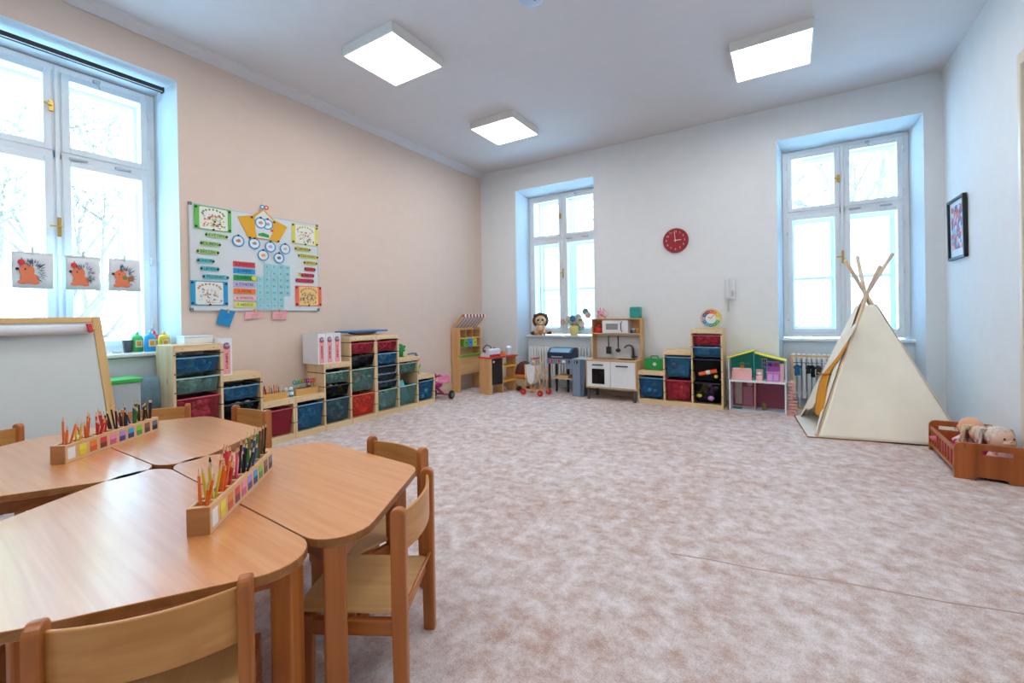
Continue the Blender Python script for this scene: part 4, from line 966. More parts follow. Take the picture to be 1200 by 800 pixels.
# colour wheel
o = thing('colour_wheel', 'round wooden colour wheel clock standing on the tall pine step', 'toy clock', (3.41, -.19, .91), R(4))
MB().cyl((0, 0, .118), (0, .012, .118), .116, n=48).build('disc', wood('wheel_maple', 'e6cfa4', 'd8bd8c', 'x', .5), o, .002)
wc = ['e8502a', 'f08a2a', 'f2c83a', 'cfe0a0', '48b070', '2fa060', '2a9aa8', '3ab4d8', '2a78c0', '9aa8e0', '3a3a90', '8a2a60']
for i in range(12):
    a0 = 90-30*i-14; a1 = a0+28-0
    pts = [(.098*math.cos(R(a0-14+28*k/6+14-0)), .118+.098*math.sin(R(a0+28*k/6))) for k in range(7)]
    pts = [(.098*math.cos(R(a0+28*k/6)), .118+.098*math.sin(R(a0+28*k/6))) for k in range(7)]+[(.060*math.cos(R(a0+28-28*k/6)), .118+.060*math.sin(R(a0+28-28*k/6))) for k in range(7)]
    s_ = MB().prism(pts, -.003, 0, 'xz').build('colour_segment', mat('seg_'+wc[i], wc[i], .4), o)
    am = R(90-30*i); text(str(i or 12), .022, mat('seg_ink', 'f6f6f6'), s_, (.079*math.cos(am), -.0036, .118+.079*math.sin(am)), 'number', .0003)
MB().cyl((0, -.002, .118), (0, 0, .118), .056, n=36).build('face', mat('wheel_white', 'eef0f0', .4), o)
MB().box(-.003, .003, -.006, -.003, 0, .05, Matrix.Translation((0, 0, .118)) @ Matrix.Rotation(R(40), 4, 'Y')).build('hand', mat('wheel_hand', '6a4a38', .4), o)
MB().box(-.003, .003, -.008, -.006, 0, .038, Matrix.Translation((0, 0, .118)) @ Matrix.Rotation(R(-60), 4, 'Y')).build('hand', mat('wheel_hand', '6a4a38'), o)
MB().box(-.04, .04, -.02, .035, 0, .010).build('stand', wood('wheel_maple', 'e6cfa4', 'd8bd8c', 'x', .5), o, .002)

# ------------------------------------------------------------------ vase of flowers on the sill
o = thing('flower_vase', 'yellow vase of pastel flowers on the far window sill', 'vase', (1.475, .27, .79), 0)
MB().lathe([(0, 0), (.055, 0), (.060, .01), (.068, .09), (.076, .145), (.070, .145), (.062, .08), (.054, .012), (0, .012)]).build('vase_body', mat('vase_yellow', 'ecdf8e', .4), o, smooth=True)
rn = random.Random(9); pet = ['d8b8b4', 'e0c8a0', 'b8c8a8', '4a7a98', 'd8a8b0', 'c8d0a8', 'e8d0c0', '5a9a80', 'd0b0a0', 'e6dcc8', 'b0b8a0', 'a8c4b0']
spots_ = [(-.17, .20), (-.09, .24), (-.05, .20), (.0, .25), (.04, .20), (.10, .22), (.13, .17), (.20, .35), (.24, .30), (-.02, .17), (.07, .27), (.11, .12)]
for i, (dx, dz) in enumerate(spots_):
    st = MB().tube([(0, 0, .06), (dx*.4, .0, dz*.6+.03), (dx, rn.uniform(-.03, .03), dz)], .003, 6).build('stem', mat('stem_green', '6a8a5a', .6), o, smooth=True)
    fb = MB(); y = rn.uniform(-.04, .04); R_ = .030
    for k in range(7):
        a = 2*PI*k/7; fb.ell((dx+R_*math.cos(a), y-.005, dz+R_*math.sin(a)), (.021, .010, .021), 8, 5)
    fb.ell((dx, y-.008, dz), (.016, .012, .016), 8, 5)
    fb.build('bloom', mat('petal_'+pet[i], pet[i], .7), st, smooth=True)
    if i % 2: MB().ell((dx*.6, y, dz*.6+.02), (.035, .008, .016), 8, 5).build('leaf', mat('stem_green2', '7a9a72', .6), st, smooth=True)

# ------------------------------------------------------------------ wall clock, intercom, picture
o = thing('wall_clock', 'round red wall clock with white numerals on the far wall', 'clock', (2.996, 0, 2.0), 0)
MB().lathe([(0, 0), (.150, 0), (.152, .02), (.145, .036), (.138, .030), (0, .030)], n=48, M=Matrix.Rotation(PI/2, 4, 'X')).build('case', mat('clock_rim', 'a02030', .4), o, smooth=False)
MB().cyl((0, -.034, 0), (0, -.031, 0), .137, n=48).build('dial', mat('clock_face', '9a1424', .45), o)
wn = mat('clock_numeral', 'e8c8cc', .5)
for h in range(1, 13):
    a = R(90-30*h); text(str(h), .036, wn, o, (.108*math.cos(a), -.035, .108*math.sin(a)), 'numeral', .0006)
MB().box(-.003, .003, -.040, -.038, -.02, .105, Matrix.Rotation(R(-6), 4, 'Y')).build('minute_hand', mat('clock_hand', 'f0dede', .4), o)
MB().box(-.004, .004, -.043, -.041, -.015, .07, Matrix.Rotation(R(88), 4, 'Y')).build('hour_hand', mat('clock_hand', 'f0dede'), o)
MB().cyl((0, -.046, 0), (0, -.036, 0), .008).build('hub', mat('clock_hand', 'f0dede'), o)
o = thing('door_phone', 'white wall intercom handset with a hanging coiled cord on the far wall', 'intercom', (3.60, 0, 1.25), 0)
MB().prism(rrect(-.05, .05, 0, .25, .012), -.035, 0, 'xz').build('base_unit', mat('phone_white', 'dfe3e6', .4), o, .004)
MB().prism(rrect(-.045, -.005, .01, .24, .015), -.065, -.036, 'xz').build('handset', mat('phone_white', 'dfe3e6'), o, .008)
MB().box(.010, .040, -.037, -.035, .03, .10).build('button_plate', mat('phone_grey', 'b4babf', .4), o, .001)
MB().tube([(-.02+.010*math.cos(k*1.3), -.03+.010*math.sin(k*1.3), .0-.14*k/60) for k in range(61)], .003, 5).build('coiled_cord', mat('phone_cord', 'cdd2d6', .5), o, smooth=True)
o = thing('framed_picture', 'small black framed picture hanging on the right wall', 'picture', (ROOM_W, -.225, 1.53), R(-90))
o.rotation_euler = (R(.6), 0, R(-90))
MB().frame(0, .43, 0, .53, .022, -.03, -.004).build('frame', mat('frame_black', '17191c', .4), o, .002)
MB().box(.018, .412, -.012, -.006, .018, .512).build('mount', mat('mount_white', 'd8e0e6', .6), o)
MB().box(.06, .37, -.014, -.0125, .09, .47).build('print', speckle('art_print', ['3a5a90', 'c86a5a', '88a0c0', 'e09a80', '5a4a70', 'a8c0d8', 'c03a30'], 26), o)
# ------------------------------------------------------------------ dollhouse
t = thing('dollhouse', 'two-storey dollhouse with teal attic walls and yellow roof edges', 'dollhouse', (3.60, -.30, 0), 0)
dw = mat('dollhouse_white', 'e9ebf0', .4); teal = mat('dollhouse_teal', '26b4b0', .5); dyel = mat('dollhouse_yellow', 'e8dc3c', .5); mar = mat('dollhouse_maroon', '9a4a62', .5)
MB().box(0, .545, 0, .26, 0, .018).build('ground_floor', mat('dollhouse_floor', 'c4cdd8', .4), t, .001)
MB().box(0, .545, 0, .26, .325, .345).build('upper_floor', dw, t, .001)
for x in (0, .530): MB().box(x, x+.015, 0, .26, .018, .325).build('side_wall', dw, t, .001)
MB().box(.250, .256, .004, .25, .018, .325).build('partition', mat('dollhouse_pinkedge', 'e8b0a8', .5), t)
MB().box(.015, .250, .25, .256, .018, .325).build('back_wall', speckle('room_print_left', ['a8596e', '9c5064', 'a8596e', 'b06276'], 6), t, label='maroon printed room wall')
MB().box(.256, .530, .25, .256, .018, .325).build('back_wall', mat('dollhouse_maroon', '9a4a62'), t)
MB().box(.04, .11, .246, .2495, .04, .30).build('wardrobe_print', mat('print_beige', 'cbbcae', .6), t); MB().box(.125, .215, .246, .2495, .03, .24).build('cabinet_print', mat('print_pink', 'c4849a', .6), t)
MB().cyl((.19, .246, .275), (.19, .2495, .275), .028).build('mirror_print', mat('print_mirror', 'c8a8b8', .4), t); MB().cyl((.36, .20, .30), (.36, .20, .315), .045, .02).build('ceiling_lamp', mat('lamp_mint', '8ac0b0', .4), t)
MB().prism([(.0, .345), (.245, .345), (.245, .665), (.0, .585)], .25, .256, 'xz').build('attic_wall', teal, t); MB().prism([(.245, .345), (.530, .345), (.530, .565), (.245, .640)], .20, .206, 'xz').build('attic_wall', mat('dollhouse_teal2', '2cb4b4', .5), t)
MB().box(.243, .251, .05, .256, .345, .665).build('attic_divider', teal, t)
def slab(p, q, y0, y1, th): return [(p[0], p[1]), (q[0], q[1]), (q[0], q[1]+th), (p[0], p[1]+th)]
MB().prism(slab((-.02, .577), (.252, .668), 0, 0, .012), .03, .26, 'xz').build('roof_panel', dyel, t, .001); MB().prism(slab((.252, .640), (.550, .562), 0, 0, .012), .03, .26, 'xz').build('roof_panel', dyel, t, .001)
MB().box(-.004, .004, .0, .014, .345, .58).build('corner_post', dw, t); MB().box(.540, .550, .0, .014, .345, .565).build('corner_post', dw, t)
MB().frame(.315, .365, .48, .575, .006, .192, .199).box(.338, .342, .192, .199, .486, .569).box(.321, .359, .192, .199, .525, .529).build('toy_window', dw, t)
MB().box(.321, .359, .197, .199, .486, .569).build('toy_window_pane', mat('toy_pane', '3a7a90', .3), t)
MB().box(.08, .19, .244, .249, .50, .515).build('wall_stripe', mat('stripe_gold', 'a89a6a', .5), t)
def furn(nm, lb, x, y, z): return thing(nm, lb, 'doll furniture', (3.60+x, -.30+y, z), 0, 'doll furniture in the dollhouse')
s_ = furn('doll_bed', 'pale pink doll bed on the left of the dollhouse attic', .125, .09, .345); MB().box(-.10, .10, -.04, .05, 0, .10).build('bed_box', mat('furn_pink', 'f0b8b8', .5), s_, .006); MB().box(-.095, .095, -.038, .045, .101, .125).build('mattress', mat('furn_pink2', 'f4c8c4', .6), s_, .008)
s_ = furn('doll_flowerpot', 'tiny orange flowerpot standing on the doll bed', .125, .11, .471); MB().lathe([(0, 0), (.016, 0), (.02, .03), (0, .03)]).build('pot', mat('furn_orange', 'd8804a', .5), s_, smooth=True); MB().ell((0, 0, .045), (.025, .02, .02), 8, 6).build('plant', mat('furn_green', '4a9a50', .7), s_, smooth=True)
s_ = furn('doll_armchair', 'pink and white doll armchair right of the attic divider', .295, .08, .345); MB().box(-.033, .033, -.02, .03, 0, .055).box(-.035, .035, .022, .032, 0, .12).build('chair_body', mat('furn_pink', 'f0b8b8'), s_, .005); MB().ell((0, -.005, .072), (.026, .022, .022), 10, 6).build('cushion', mat('furn_white', 'f0eef0', .6), s_, smooth=True)
s_ = furn('doll_kitchen', 'lilac and purple doll kitchen dresser in the dollhouse attic', .425, .07, .345)
pu = mat('furn_lilac', 'c87ad0', .5); MB().box(-.06, .06, -.03, .05, 0, .09).build('cabinet', pu, s_, .003); MB().box(-.065, .065, -.034, .052, .0905, .10).build('counter', mat('furn_lilac2', 'd8a8e4', .5), s_, .001)
MB().box(-.06, -.054, .0, .05, .1005, .21).box(.054, .06, .0, .05, .1005, .21).box(-.054, .054, .0, .05, .202, .21).box(-.054, .054, .0, .05, .15, .156).box(-.054, .054, .044, .05, .1005, .2015).build('shelf_unit', pu, s_, .001)
MB().cyl((-.025, -.006, .178), (-.025, .03, .178), .018).build('porthole', mat('furn_navy', '3a4a98', .4), s_); MB().box(.005, .05, -.002, .03, .157, .195).build('oven', mat('furn_plum', '8a4a90', .4), s_, .002)
MB().box(-.05, -.006, -.034, -.030, .012, .08).build('door', mat('furn_lilac2', 'd8a8e4'), s_, .001); MB().box(.006, .05, -.034, -.030, .012, .08).build('door', mat('furn_lilac2', 'd8a8e4'), s_, .001)
s_ = furn('doll_wardrobe', 'pale pink doll wardrobe at the right end of the attic', .508, .07, .345); MB().box(-.018, .018, -.03, .04, 0, .19).build('cabinet', mat('furn_pink3', 'e8b8cc', .5), s_, .004); MB().box(-.014, -.001, -.033, -.0305, .01, .18).build('door', mat('furn_pink', 'f0b8b8'), s_, .001); MB().box(.001, .014, -.033, -.0305, .01, .18).build('door', mat('furn_pink', 'f0b8b8'), s_, .001)
s_ = furn('doll_rug', 'small dark teal doll rug on the left ground floor', .075, .10, .018); MB().prism(rrect(-.05, .05, -.05, .05, .04), 0, .004).build('rug', mat('furn_darkteal', '2a6a68', .9), s_); MB().prism(rrect(-.035, .035, -.035, .035, .03), .0041, .006).build('rug_centre', mat('furn_teal3', '3a8a80', .9), s_)
s_ = furn('doll_plant', 'small olive potted doll plant in the right ground floor room', .335, .11, .018); MB().lathe([(0, 0), (.018, 0), (.024, .035), (0, .035)]).build('pot', mat('furn_olive', '8a7a4a', .5), s_, smooth=True); MB().ell((0, 0, .055), (.03, .025, .028), 8, 6).build('plant', mat('furn_olive2', '7a7048', .7), s_, smooth=True)
# spiral stair, pale pink
t = thing('dollhouse_stair', 'pale pink spiral toy staircase standing right of the dollhouse', 'toy staircase', (4.195, -.27, 0), 0)
pst = mat('stair_pink', 'f2b4ac', .4); MB().cyl((0, 0, 0), (0, 0, .37), .013).build('newel', pst, t, smooth=True)
for i in range(11):
    a = -.6+i*.28; M = Matrix.Translation((0, 0, .012+i*.033)) @ Matrix.Rotation(a, 4, 'Z')
    MB().prism([(-.042, -.022), (.042, -.022), (.042, .022), (-.042, .022)], 0, .013).build('step', pst, t, .001).matrix_local = M
MB().cyl((0, 0, 0), (0, 0, .008), .045, n=20).build('foot', pst, t)

# ------------------------------------------------------------------ doll clothes rail
t = thing('clothes_rail', 'small wooden doll clothes rail in front of the radiator', 'clothes rail', (4.19, -.02, 0), 0)
for x in (0, .58):
    MB().box(x, x+.022, -.010, .010, .015, .60).build('post', SW_('z'), t, .002); MB().box(x, x+.022, -.10, .10, 0, .018).build('foot', SW_('y'), t, .002)
MB().box(-.01, .612, -.011, .011, .60, .620).build('top_bar', SW_('x'), t, .002); MB().box(.022, .58, -.008, .008, .03, .05).build('bottom_bar', SW_('x'), t, .002)
MB().cyl((.022, 0, .535), (.58, 0, .535), .004).build('hanging_rod', mat('rod_steel', '8a8f96', .3, .8), t, smooth=True)
cl = [(.06, 'blue', '1f6a98', .10), (.16, 'dark', '20242a', .075), (.20, 'black', '15181c', .11), (.25, 'dark green', '2a4a48', .085), (.30, 'pink', 'e0a0a8', .08), (.34, 'pale pink', 'ecc4c4', .09), (.39, 'bright blue', '2a62a8', .10)]
for x, nm, c, h in cl:
    o = thing('doll_garment', f'{nm} doll garment on a hanger on the little clothes rail', 'doll clothes', (4.19+x, -.02, .535), 0, 'doll clothes on the rail')
    MB().tube([(0, 0, -.02), (0, 0, .0), (0, .005, .008), (0, -.004, .010)], .0018, 6).tube([(0, -.04, -.035), (0, 0, -.02), (0, .04, -.035)], .0022, 6).build('hanger', mat('hanger_black', '202225', .4), o, smooth=True)
    MB().prism([(-.045, -.045), (-.012, -.024), (.012, -.024), (.045, -.045), (.038, -.065), (.024, -.055), (.032, -.04-h), (-.032, -.04-h), (-.024, -.055), (-.038, -.065)], -.010, .010, 'yz').build('garment', mat('cloth_'+c, c, .85, var=.1), o, .003).rotation_euler = (0, 0, R(rn.uniform(-60, 60)))

# ------------------------------------------------------------------ teepee
canvas = mat('teepee_canvas', 'f8f3e2', .9, var=.03, vscale=6, bump=.15, bscale=300)
t = thing('teepee', 'cream canvas play teepee with crossed wooden poles before the right window', 'play tent', (0, 0, 0))
A = Vector((4.375, -1.12, 0)); B = Vector((5.335, -.93, 0)); Cc = Vector((5.20, -.16, 0)); D = Vector((4.285, -.26, 0)); AP = Vector((4.775, -.62, 1.26))
poles = [(A, Vector((4.982, -.50, 1.609))), (B, Vector((4.730, -.48, 1.606))), (Cc, Vector((4.610, -.80, 1.547))), (D, Vector((4.850, -.80, 1.477)))]
def lerp(a, b, k): return a+(b-a)*k
for i, (p, q) in enumerate(poles):
    d_ = (q-p); k = (AP.z)/q.z; mid = lerp(p, q, 1)
    MB().tube([p+Vector((0, 0, .003)), lerp(p, AP+(q-AP)*.05, .5), AP+Vector(((.010, -.012, -.010, .012)[i], (-.016, -.012, .012, .014)[i], 0)), q], .015, 10).build('pole', wood('pole_pine', 'e6cdb0', 'd8ba98', 'z', .6), t, smooth=True)
TOPZ = 1.135
def panel(P, Q, nu, nv, sag, seed, name='canvas_panel', open_fn=None, wr=.010):
    rn_ = random.Random(seed); mb = MB(); n = (Q-P).cross(AP-P).normalized()
    cen = Vector((4.8, -.62, .4)); 
    if n.dot(cen-P) > 0: n = -n
    ph = [rn_.uniform(0, 6) for _ in range(6)]; V = []
    for j in range(nv+1):
        v = j/nv; vv = v*TOPZ/AP.z; row = []
        a, b = lerp(P, AP, vv), lerp(Q, AP, vv)
        for i in range(nu+1):
            u = i/nu; p = lerp(a, b, u)
            off = -sag*math.sin(PI*u)*math.sin(PI*min(1, v*1.1)) + wr*(1-v)*math.sin(u*11+ph[0]+v*5)*math.sin(PI*u) + wr*1.6*max(0, 1-v*5)*math.sin(u*5+ph[1]+v*9)*math.sin(PI*u)
            q = p+n*(off+.020); q.z = max(.004, q.z+.004)
            row.append(mb.bm.verts.new(q))
        V.append(row)
    for j in range(nv):
        for i in range(nu):
            if open_fn and open_fn((i+.5)/nu, (j+.5)/nv): continue
            mb.bm.faces.new((V[j][i], V[j][i+1], V[j+1][i+1], V[j+1][i]))
    o = mb.build(name, canvas, t, smooth=True); s_ = o.modifiers.new('thick', 'SOLIDIFY'); s_.thickness = .003; return o
panel(A, B, 36, 40, .03, 1); panel(B, Cc, 24, 30, .02, 2); panel(Cc, D, 24, 30, .02, 3)
panel(D, A, 44, 48, .0, 4, open_fn=lambda u, v: v < .60 and u > .10+.42*(v/.6)**1.2 and u < .94-.42*(v/.6)**1.5 and True)
# folded-back door flap with ochre lining, tied at the middle
def sheet(name, pts_rows, m_, th=.003):
    mb = MB(); V = [[mb.bm.verts.new(p) for p in r_] for r_ in pts_rows]
    for X, Y in zip(V, V[1:]):
        for k in range(len(X)-1): mb.bm.faces.new((X[k], X[k+1], Y[k+1], Y[k]))
    o = mb.build(name, m_, t, smooth=True); s_ = o.modifiers.new('thick', 'SOLIDIFY'); s_.thickness = th; b_ = o.modifiers.new('sub', 'SUBSURF'); b_.levels = b_.render_levels = 1; return o
och = mat('ochre_lining', 'e0961c', .85, var=.08, vscale=20)
sheet('flap_lining', [[(4.608, -.834, .821), (4.625, -.907, .848)], [(4.549, -.774, .676), (4.574, -.929, .698)], [(4.479, -.565, .54), (4.516, -.782, .582)], [(4.437, -.449, .457), (4.481, -.734, .496)], [(4.398, -.514, .329), (4.456, -.904, .377)], [(4.374, -.70, .21), (4.431, -1.06, .256)], [(4.36, -.74, .12), (4.41, -1.05, .15)]], och)
sheet('door_flap', [[(4.68, -.795, 1.01), (4.691, -.93, .991)], [(4.599, -.652, .826), (4.612, -.847, .807)], [(4.493, -.456, .587), (4.541, -.714, .647)], [(4.442, -.362, .472), (4.471, -.574, .492)], [(4.357, -.29, .257), (4.407, -.594, .309)], [(4.267, -.231, .03), (4.376, -.795, .164)]], canvas)
MB().tube([(4.42, -.33, .47), (4.43, -.45, .475), (4.45, -.6, .49), (4.49, -.75, .51)], .009, 8).build('tie', mat('tie_brown', 'b86a20', .8), t, smooth=True)
# canvas mat inside, tongue lying out on the carpet
o = MB().prism([(4.215, -.30), (4.30, -1.155), (5.31, -.945), (5.19, -.19), (4.31, -.25)], .001, .010).build('tent_mat', mat('mat_canvas', 'e8e6dc', .9, var=.03), None, .003); tag(o, 'cream padded mat under and inside the teepee', 'mat')
b_ = MB().tube([(4.215, -.30, .006), (4.30, -1.155, .006), (5.31, -.945, .006)], .006, 6).build('brown_piping', mat('piping_brown', 'a07038', .8), o, smooth=True)
MB().tube([AP+Vector((.022*math.cos(a), .022*math.sin(a), -.03+.008*a)) for a in [k*.6 for k in range(26)]], .003, 5).build('lashing', mat('lash_cord', 'd8c8b0', .8), t, smooth=True)

# ------------------------------------------------------------------ doll bed with dolls
OK = lambda ax: wood('stained_pine', 'b8642a', '8c4414', ax, .35, .6, knots=True)
t = thing('doll_bed', 'reddish brown wooden doll bed full of dolls against the right wall', 'doll bed', (5.072, -1.795, 0), R(-1.5))
bw, bl = .345, .70
def end(y0, y1, x0=.13, x1=.27):
    prof = [(0, .0), (.10, 0), (.11, .022), (.24, .022), (.25, 0), (bw, 0), (bw, .232)]+[(bw-.0, .235)]+[(.03+.03*math.cos(R(a)), .205+.03*math.sin(R(a))) for a in (90, 120, 150, 180)]
    mb = MB(); z0, z1 = .165, .195
    # board with hand slot: built as bars around the slot
    low = [(0, 0), (.10, 0), (.11, .022), (.24, .022), (.25, 0), (bw, 0), (bw, z0), (0, z0)]
    mb.prism(low, y0, y1, 'xz'); mb.box(0, x0, y0, y1, z0, z1); mb.box(x1, bw, y0, y1, z0, z1)
    mb.prism([(0, z1), (bw, z1), (bw, .235), (.04, .235), (.018, .228), (.004, .212)], y0, y1, 'xz'); return mb
end(0, .018).build('footboard', OK('z'), t, .002); end(bl-.018, bl, .055, .165).build('headboard', OK('z'), t, .002)
MB().box(.006, .020, .018, bl-.018, .165, .190).build('top_rail', OK('y'), t, .002); MB().box(.006, .020, .018, bl-.018, .035, .060).build('bottom_rail', OK('y'), t, .002)
for k in range(9): y = .06+k*.072; MB().box(.009, .017, y, y+.016, .060, .165).build('slat', OK('z'), t, .001)
MB().box(bw-.018, bw-.002, .018, bl-.018, .03, .19).build('side_board', OK('y'), t, .002); MB().box(.020, bw-.02, .018, bl-.018, .04, .05).build('bed_base', OK('y'), t)
o = MB().prism(rrect(.024, bw-.022, .022, bl-.022, .02), .051, .085).build('bed_mattress', mat('bedding_magenta', 'c8246e', .85, var=.1), None, .012); put(o, (5.072, -1.795, 0), R(-1.5)); tag(o, 'magenta blanket lining the doll bed', 'blanket')
sk = mat('doll_skin', 'e8aa88', .4)
def doll(x, y, z, rz, tilt, label, skin, hair, cloth, hs=.055, kind='bald'):
    M = Matrix.Rotation(R(-1.5), 3, 'Z'); p = Vector((5.072, -1.795, 0))+M @ Vector((x, y, z))
    t = thing('baby_doll', label, 'doll', p, rz, 'dolls in the doll bed'); t.rotation_euler = (tilt, 0, rz)
    MB().ell((0, 0, .17), (hs, hs*.95, hs*1.08), 20, 14).ell((0, -hs*.75, .150), (hs*.55, hs*.3, hs*.35)).build('head', skin, t, smooth=True)
    for sx in (-1, 1):
        MB().ell((sx*hs*.36, -hs*.86, .180), (.007, .004, .008), 8, 6).build('eye', mat('doll_eye', '3a4a68', .15), t, smooth=True)
        MB().ell((sx*hs*.98, 0, .168), (.008, .010, .014), 8, 6).build('ear', skin, t, smooth=True)
        MB().tube([(sx*.045, 0, .10), (sx*.085, -.02, .07), (sx*.08, -.06, .06)], [.020, .019, .015], 10).build('sleeve', cloth, t, smooth=True)
        MB().ell((sx*.078, -.075, .058), (.014, .018, .012), 10, 8).build('hand', skin, t, smooth=True)
        MB().tube([(sx*.03, -.01, .02), (sx*.045, -.05, .03), (sx*.045, -.085, .03)], [.024, .022, .018], 10).build('leg', cloth, t, smooth=True)
    MB().ell((0, -hs*.98, .165), (.008, .008, .007), 8, 6).build('nose', skin, t, smooth=True); MB().ell((0, -hs*.98, .146), (.013, .005, .004), 8, 6).build('mouth', mat('doll_lips', 'd0605a', .4), t, smooth=True)
    MB().lathe([(0, .0), (.05, .0), (.058, .03), (.05, .09), (.03, .115), (0, .12)]).build('romper', cloth, t, smooth=True)
    if hair:
        rn_ = random.Random(int(x*1000)); mb = MB()
        mb.ell((0, .012, .185), (hs*1.08, hs*1.02, hs*1.02), 16, 10)
        for k in range(70):
            a = rn_.uniform(0, 2*PI); d_ = Vector((math.cos(a), abs(math.sin(a))*.9+.15, 0)); L_ = rn_.uniform(.06, .13); s0 = Vector((0, .01, .20))+Vector((d_.x*hs*.8, d_.y*hs*.8, rn_.uniform(0, .03)))
            mb.tube([s0, s0+d_*.028+Vector((0, 0, .006)), s0+d_*.04+Vector((0, 0, -L_*.4)), s0+d_*.045+Vector((rn_.uniform(-.01, .01), 0, -L_*.8))], [.009, .010, .008, .003], 5)
        h_ = mb.build('hair', hair, t, smooth=True)
    return t
c1 = speckle('romper_print', ['eadfe4', 'eadfe4', 'd83a80', 'eadfe4', 'e8c0d0'], 28, .8)
doll(.175, .40, .085, R(-8), R(-12), 'bald baby doll in a white and pink romper lying in the doll bed', sk, None, c1, .068)
doll(.205, .27, .060, R(16), R(-10), 'blond haired doll in magenta in the middle of the doll bed', mat('doll_skin2', 'dc9878', .4), mat('hair_blond', 'd8c0a0', .6, var=.25, vscale=60), mat('cloth_magenta', 'c82a70', .8), .052)
doll(.262, .135, .075, R(22), R(-8), 'doll with big pale ash hair at the near end of the doll bed', mat('doll_skin3', 'e4bca4', .4), mat('hair_ash', 'd4c4b8', .6, var=.25, vscale=60), mat('cloth_rose', 'e8b8bc', .8), .070)
o = thing('doll_slipper', 'pink red doll shoe at the far left end of the doll bed', 'doll shoe', (5.10, -1.25, .105), R(30)); MB().ell((0, 0, .02), (.025, .045, .022)).build('shoe', mat('shoe_pink', 'e06a78', .5), o, smooth=True); MB().cyl((0, .015, .03), (0, .015, .042), .018).build('opening', mat('shoe_inner', 'a83a50', .6), o)
# ------------------------------------------------------------------ whiteboard with its calendar
BY, BZ0 = -4.09, 1.185          # local x runs along the peach wall
def W(name, label, cat, x, z, dy=-.016, group=None): return thing(name, label, cat, (-dy, BY+x, z), PI/2, group)
t = thing('whiteboard', 'magnetic whiteboard covered with calendar cards on the peach wall', 'whiteboard', (0, BY, BZ0), PI/2)
MB().box(.008, 1.165, -.012, -.001, .006, .890).build('panel', mat('board_white', 'd3dce0', .3), t)
MB().frame(0, 1.172, -.001, .897, .010, -.016, -.001).build('frame', mat('board_alu', 'c9ced2', .35, .6), t, .001)
for x in (0, 1.150):
    for z in (0, .874): MB().box(x-.002, x+.024, -.019, -.001, z-.003, z+.024).build('corner_cap', mat('corner_grey', '6e767c', .4), t, .003)
mag = mat('magnet_black', '22262a', .4)
def magnets(parent, pts, col=None):
    for i, (x, z) in enumerate(pts): MB().cyl((x, -.006, z), (x, -.001, z), .0095, n=12).build('magnet', col or mag, parent)
def sheet_card(name, label, cat, x0, x1, z0, z1, m_, group=None, skew=0):
    o = W(name, label, cat, x0, z0, -.0172, group)
    MB().prism([(0, 0), (x1-x0, skew), (x1-x0, z1-z0+skew), (0, z1-z0)], -.0012, 0, 'xz').build('card', m_, o); return o
# four season posters
for nm, x0, x1, z0, z1, c, sc_, cols in (('spring', .037, .324, 1.869, 2.068, '5cb84c', 'green', ['9ab86a', 'd8642a', 'e8e4d4', '5a8ab0', 'c8b890', '6a4a30', 'e8e4d4']),
        ('winter', .0, .286, 1.229, 1.436, '1f9ad0', 'blue', ['dfe6ec', 'c8d2dc', 'b88a60', 'dfe6ec', '8a9aa8', 'e8e8e8', 'c8a070']),
        ('summer', .881, 1.167, 1.853, 2.056, 'dcd860', 'yellow', ['dfe0d0', 'c8a868', '8aa85a', 'e0e0e0', 'b87a50', 'dfe0d0']),
        ('autumn', .908, 1.195, 1.232, 1.436, 'ee6a4a', 'red', ['d88a3a', '8a9a4a', 'e8c878', 'b0583a', 'c8d0b8', '6a8a4a'])):
    o = sheet_card('season_poster', f'{sc_} bordered {nm} picture poster on the whiteboard', 'poster', x0, x1, z0, z1, mat('poster_'+nm, c, .5), 'season posters on the whiteboard')
    wd, hh = x1-x0, z1-z0
    p_ = MB().prism(rrect(.038, wd-.038 if nm != 'spring' else wd-.03, .008, hh-.008, .015), -.0022, -.0013, 'xz').build('picture', mat('poster_paper_'+nm, 'e4e6e0' if nm != 'autumn' else 'e8c888', .5), o)
    rn_ = random.Random(sum(map(ord, nm))); dx_ = (.062, wd-.062)
    shapes = {}
    for k in range(110):
        x = rn_.gauss(wd/2, wd*.17); z = rn_.uniform(.022, hh*.66); r_ = rn_.uniform(.004, .010)
        if not dx_[0]-.008 < x < dx_[1]+.008: continue
        shapes.setdefault(rn_.choice(cols), MB()).cyl((x, -.0024-.000012*k, z), (x, -.0022, z), r_, n=8)
    for c_, mb in shapes.items(): so = mb.build('drawn_shapes', mat('draw_'+c_, c_, .6), p_); so['kind'] = 'stuff'
    for k in range(9):
        a = PI*(k+.5)/9; x = wd/2+.085*math.cos(a); z = hh*.66+.045*math.sin(a)
        MB().cyl((x, -.0026, z), (x, -.0022, z), .009, n=10).build('drawn_leaf', mat('draw_leaf_'+nm, {'spring': '6a9a5a', 'winter': 'a89068', 'summer': 'b0a858', 'autumn': 'c07a3a'}[nm], .6), p_)
    magnets(o, [(.014, hh-.018), (wd-.014, hh-.018), (.014, .018), (wd-.014, .018), (wd*.5, .006)])
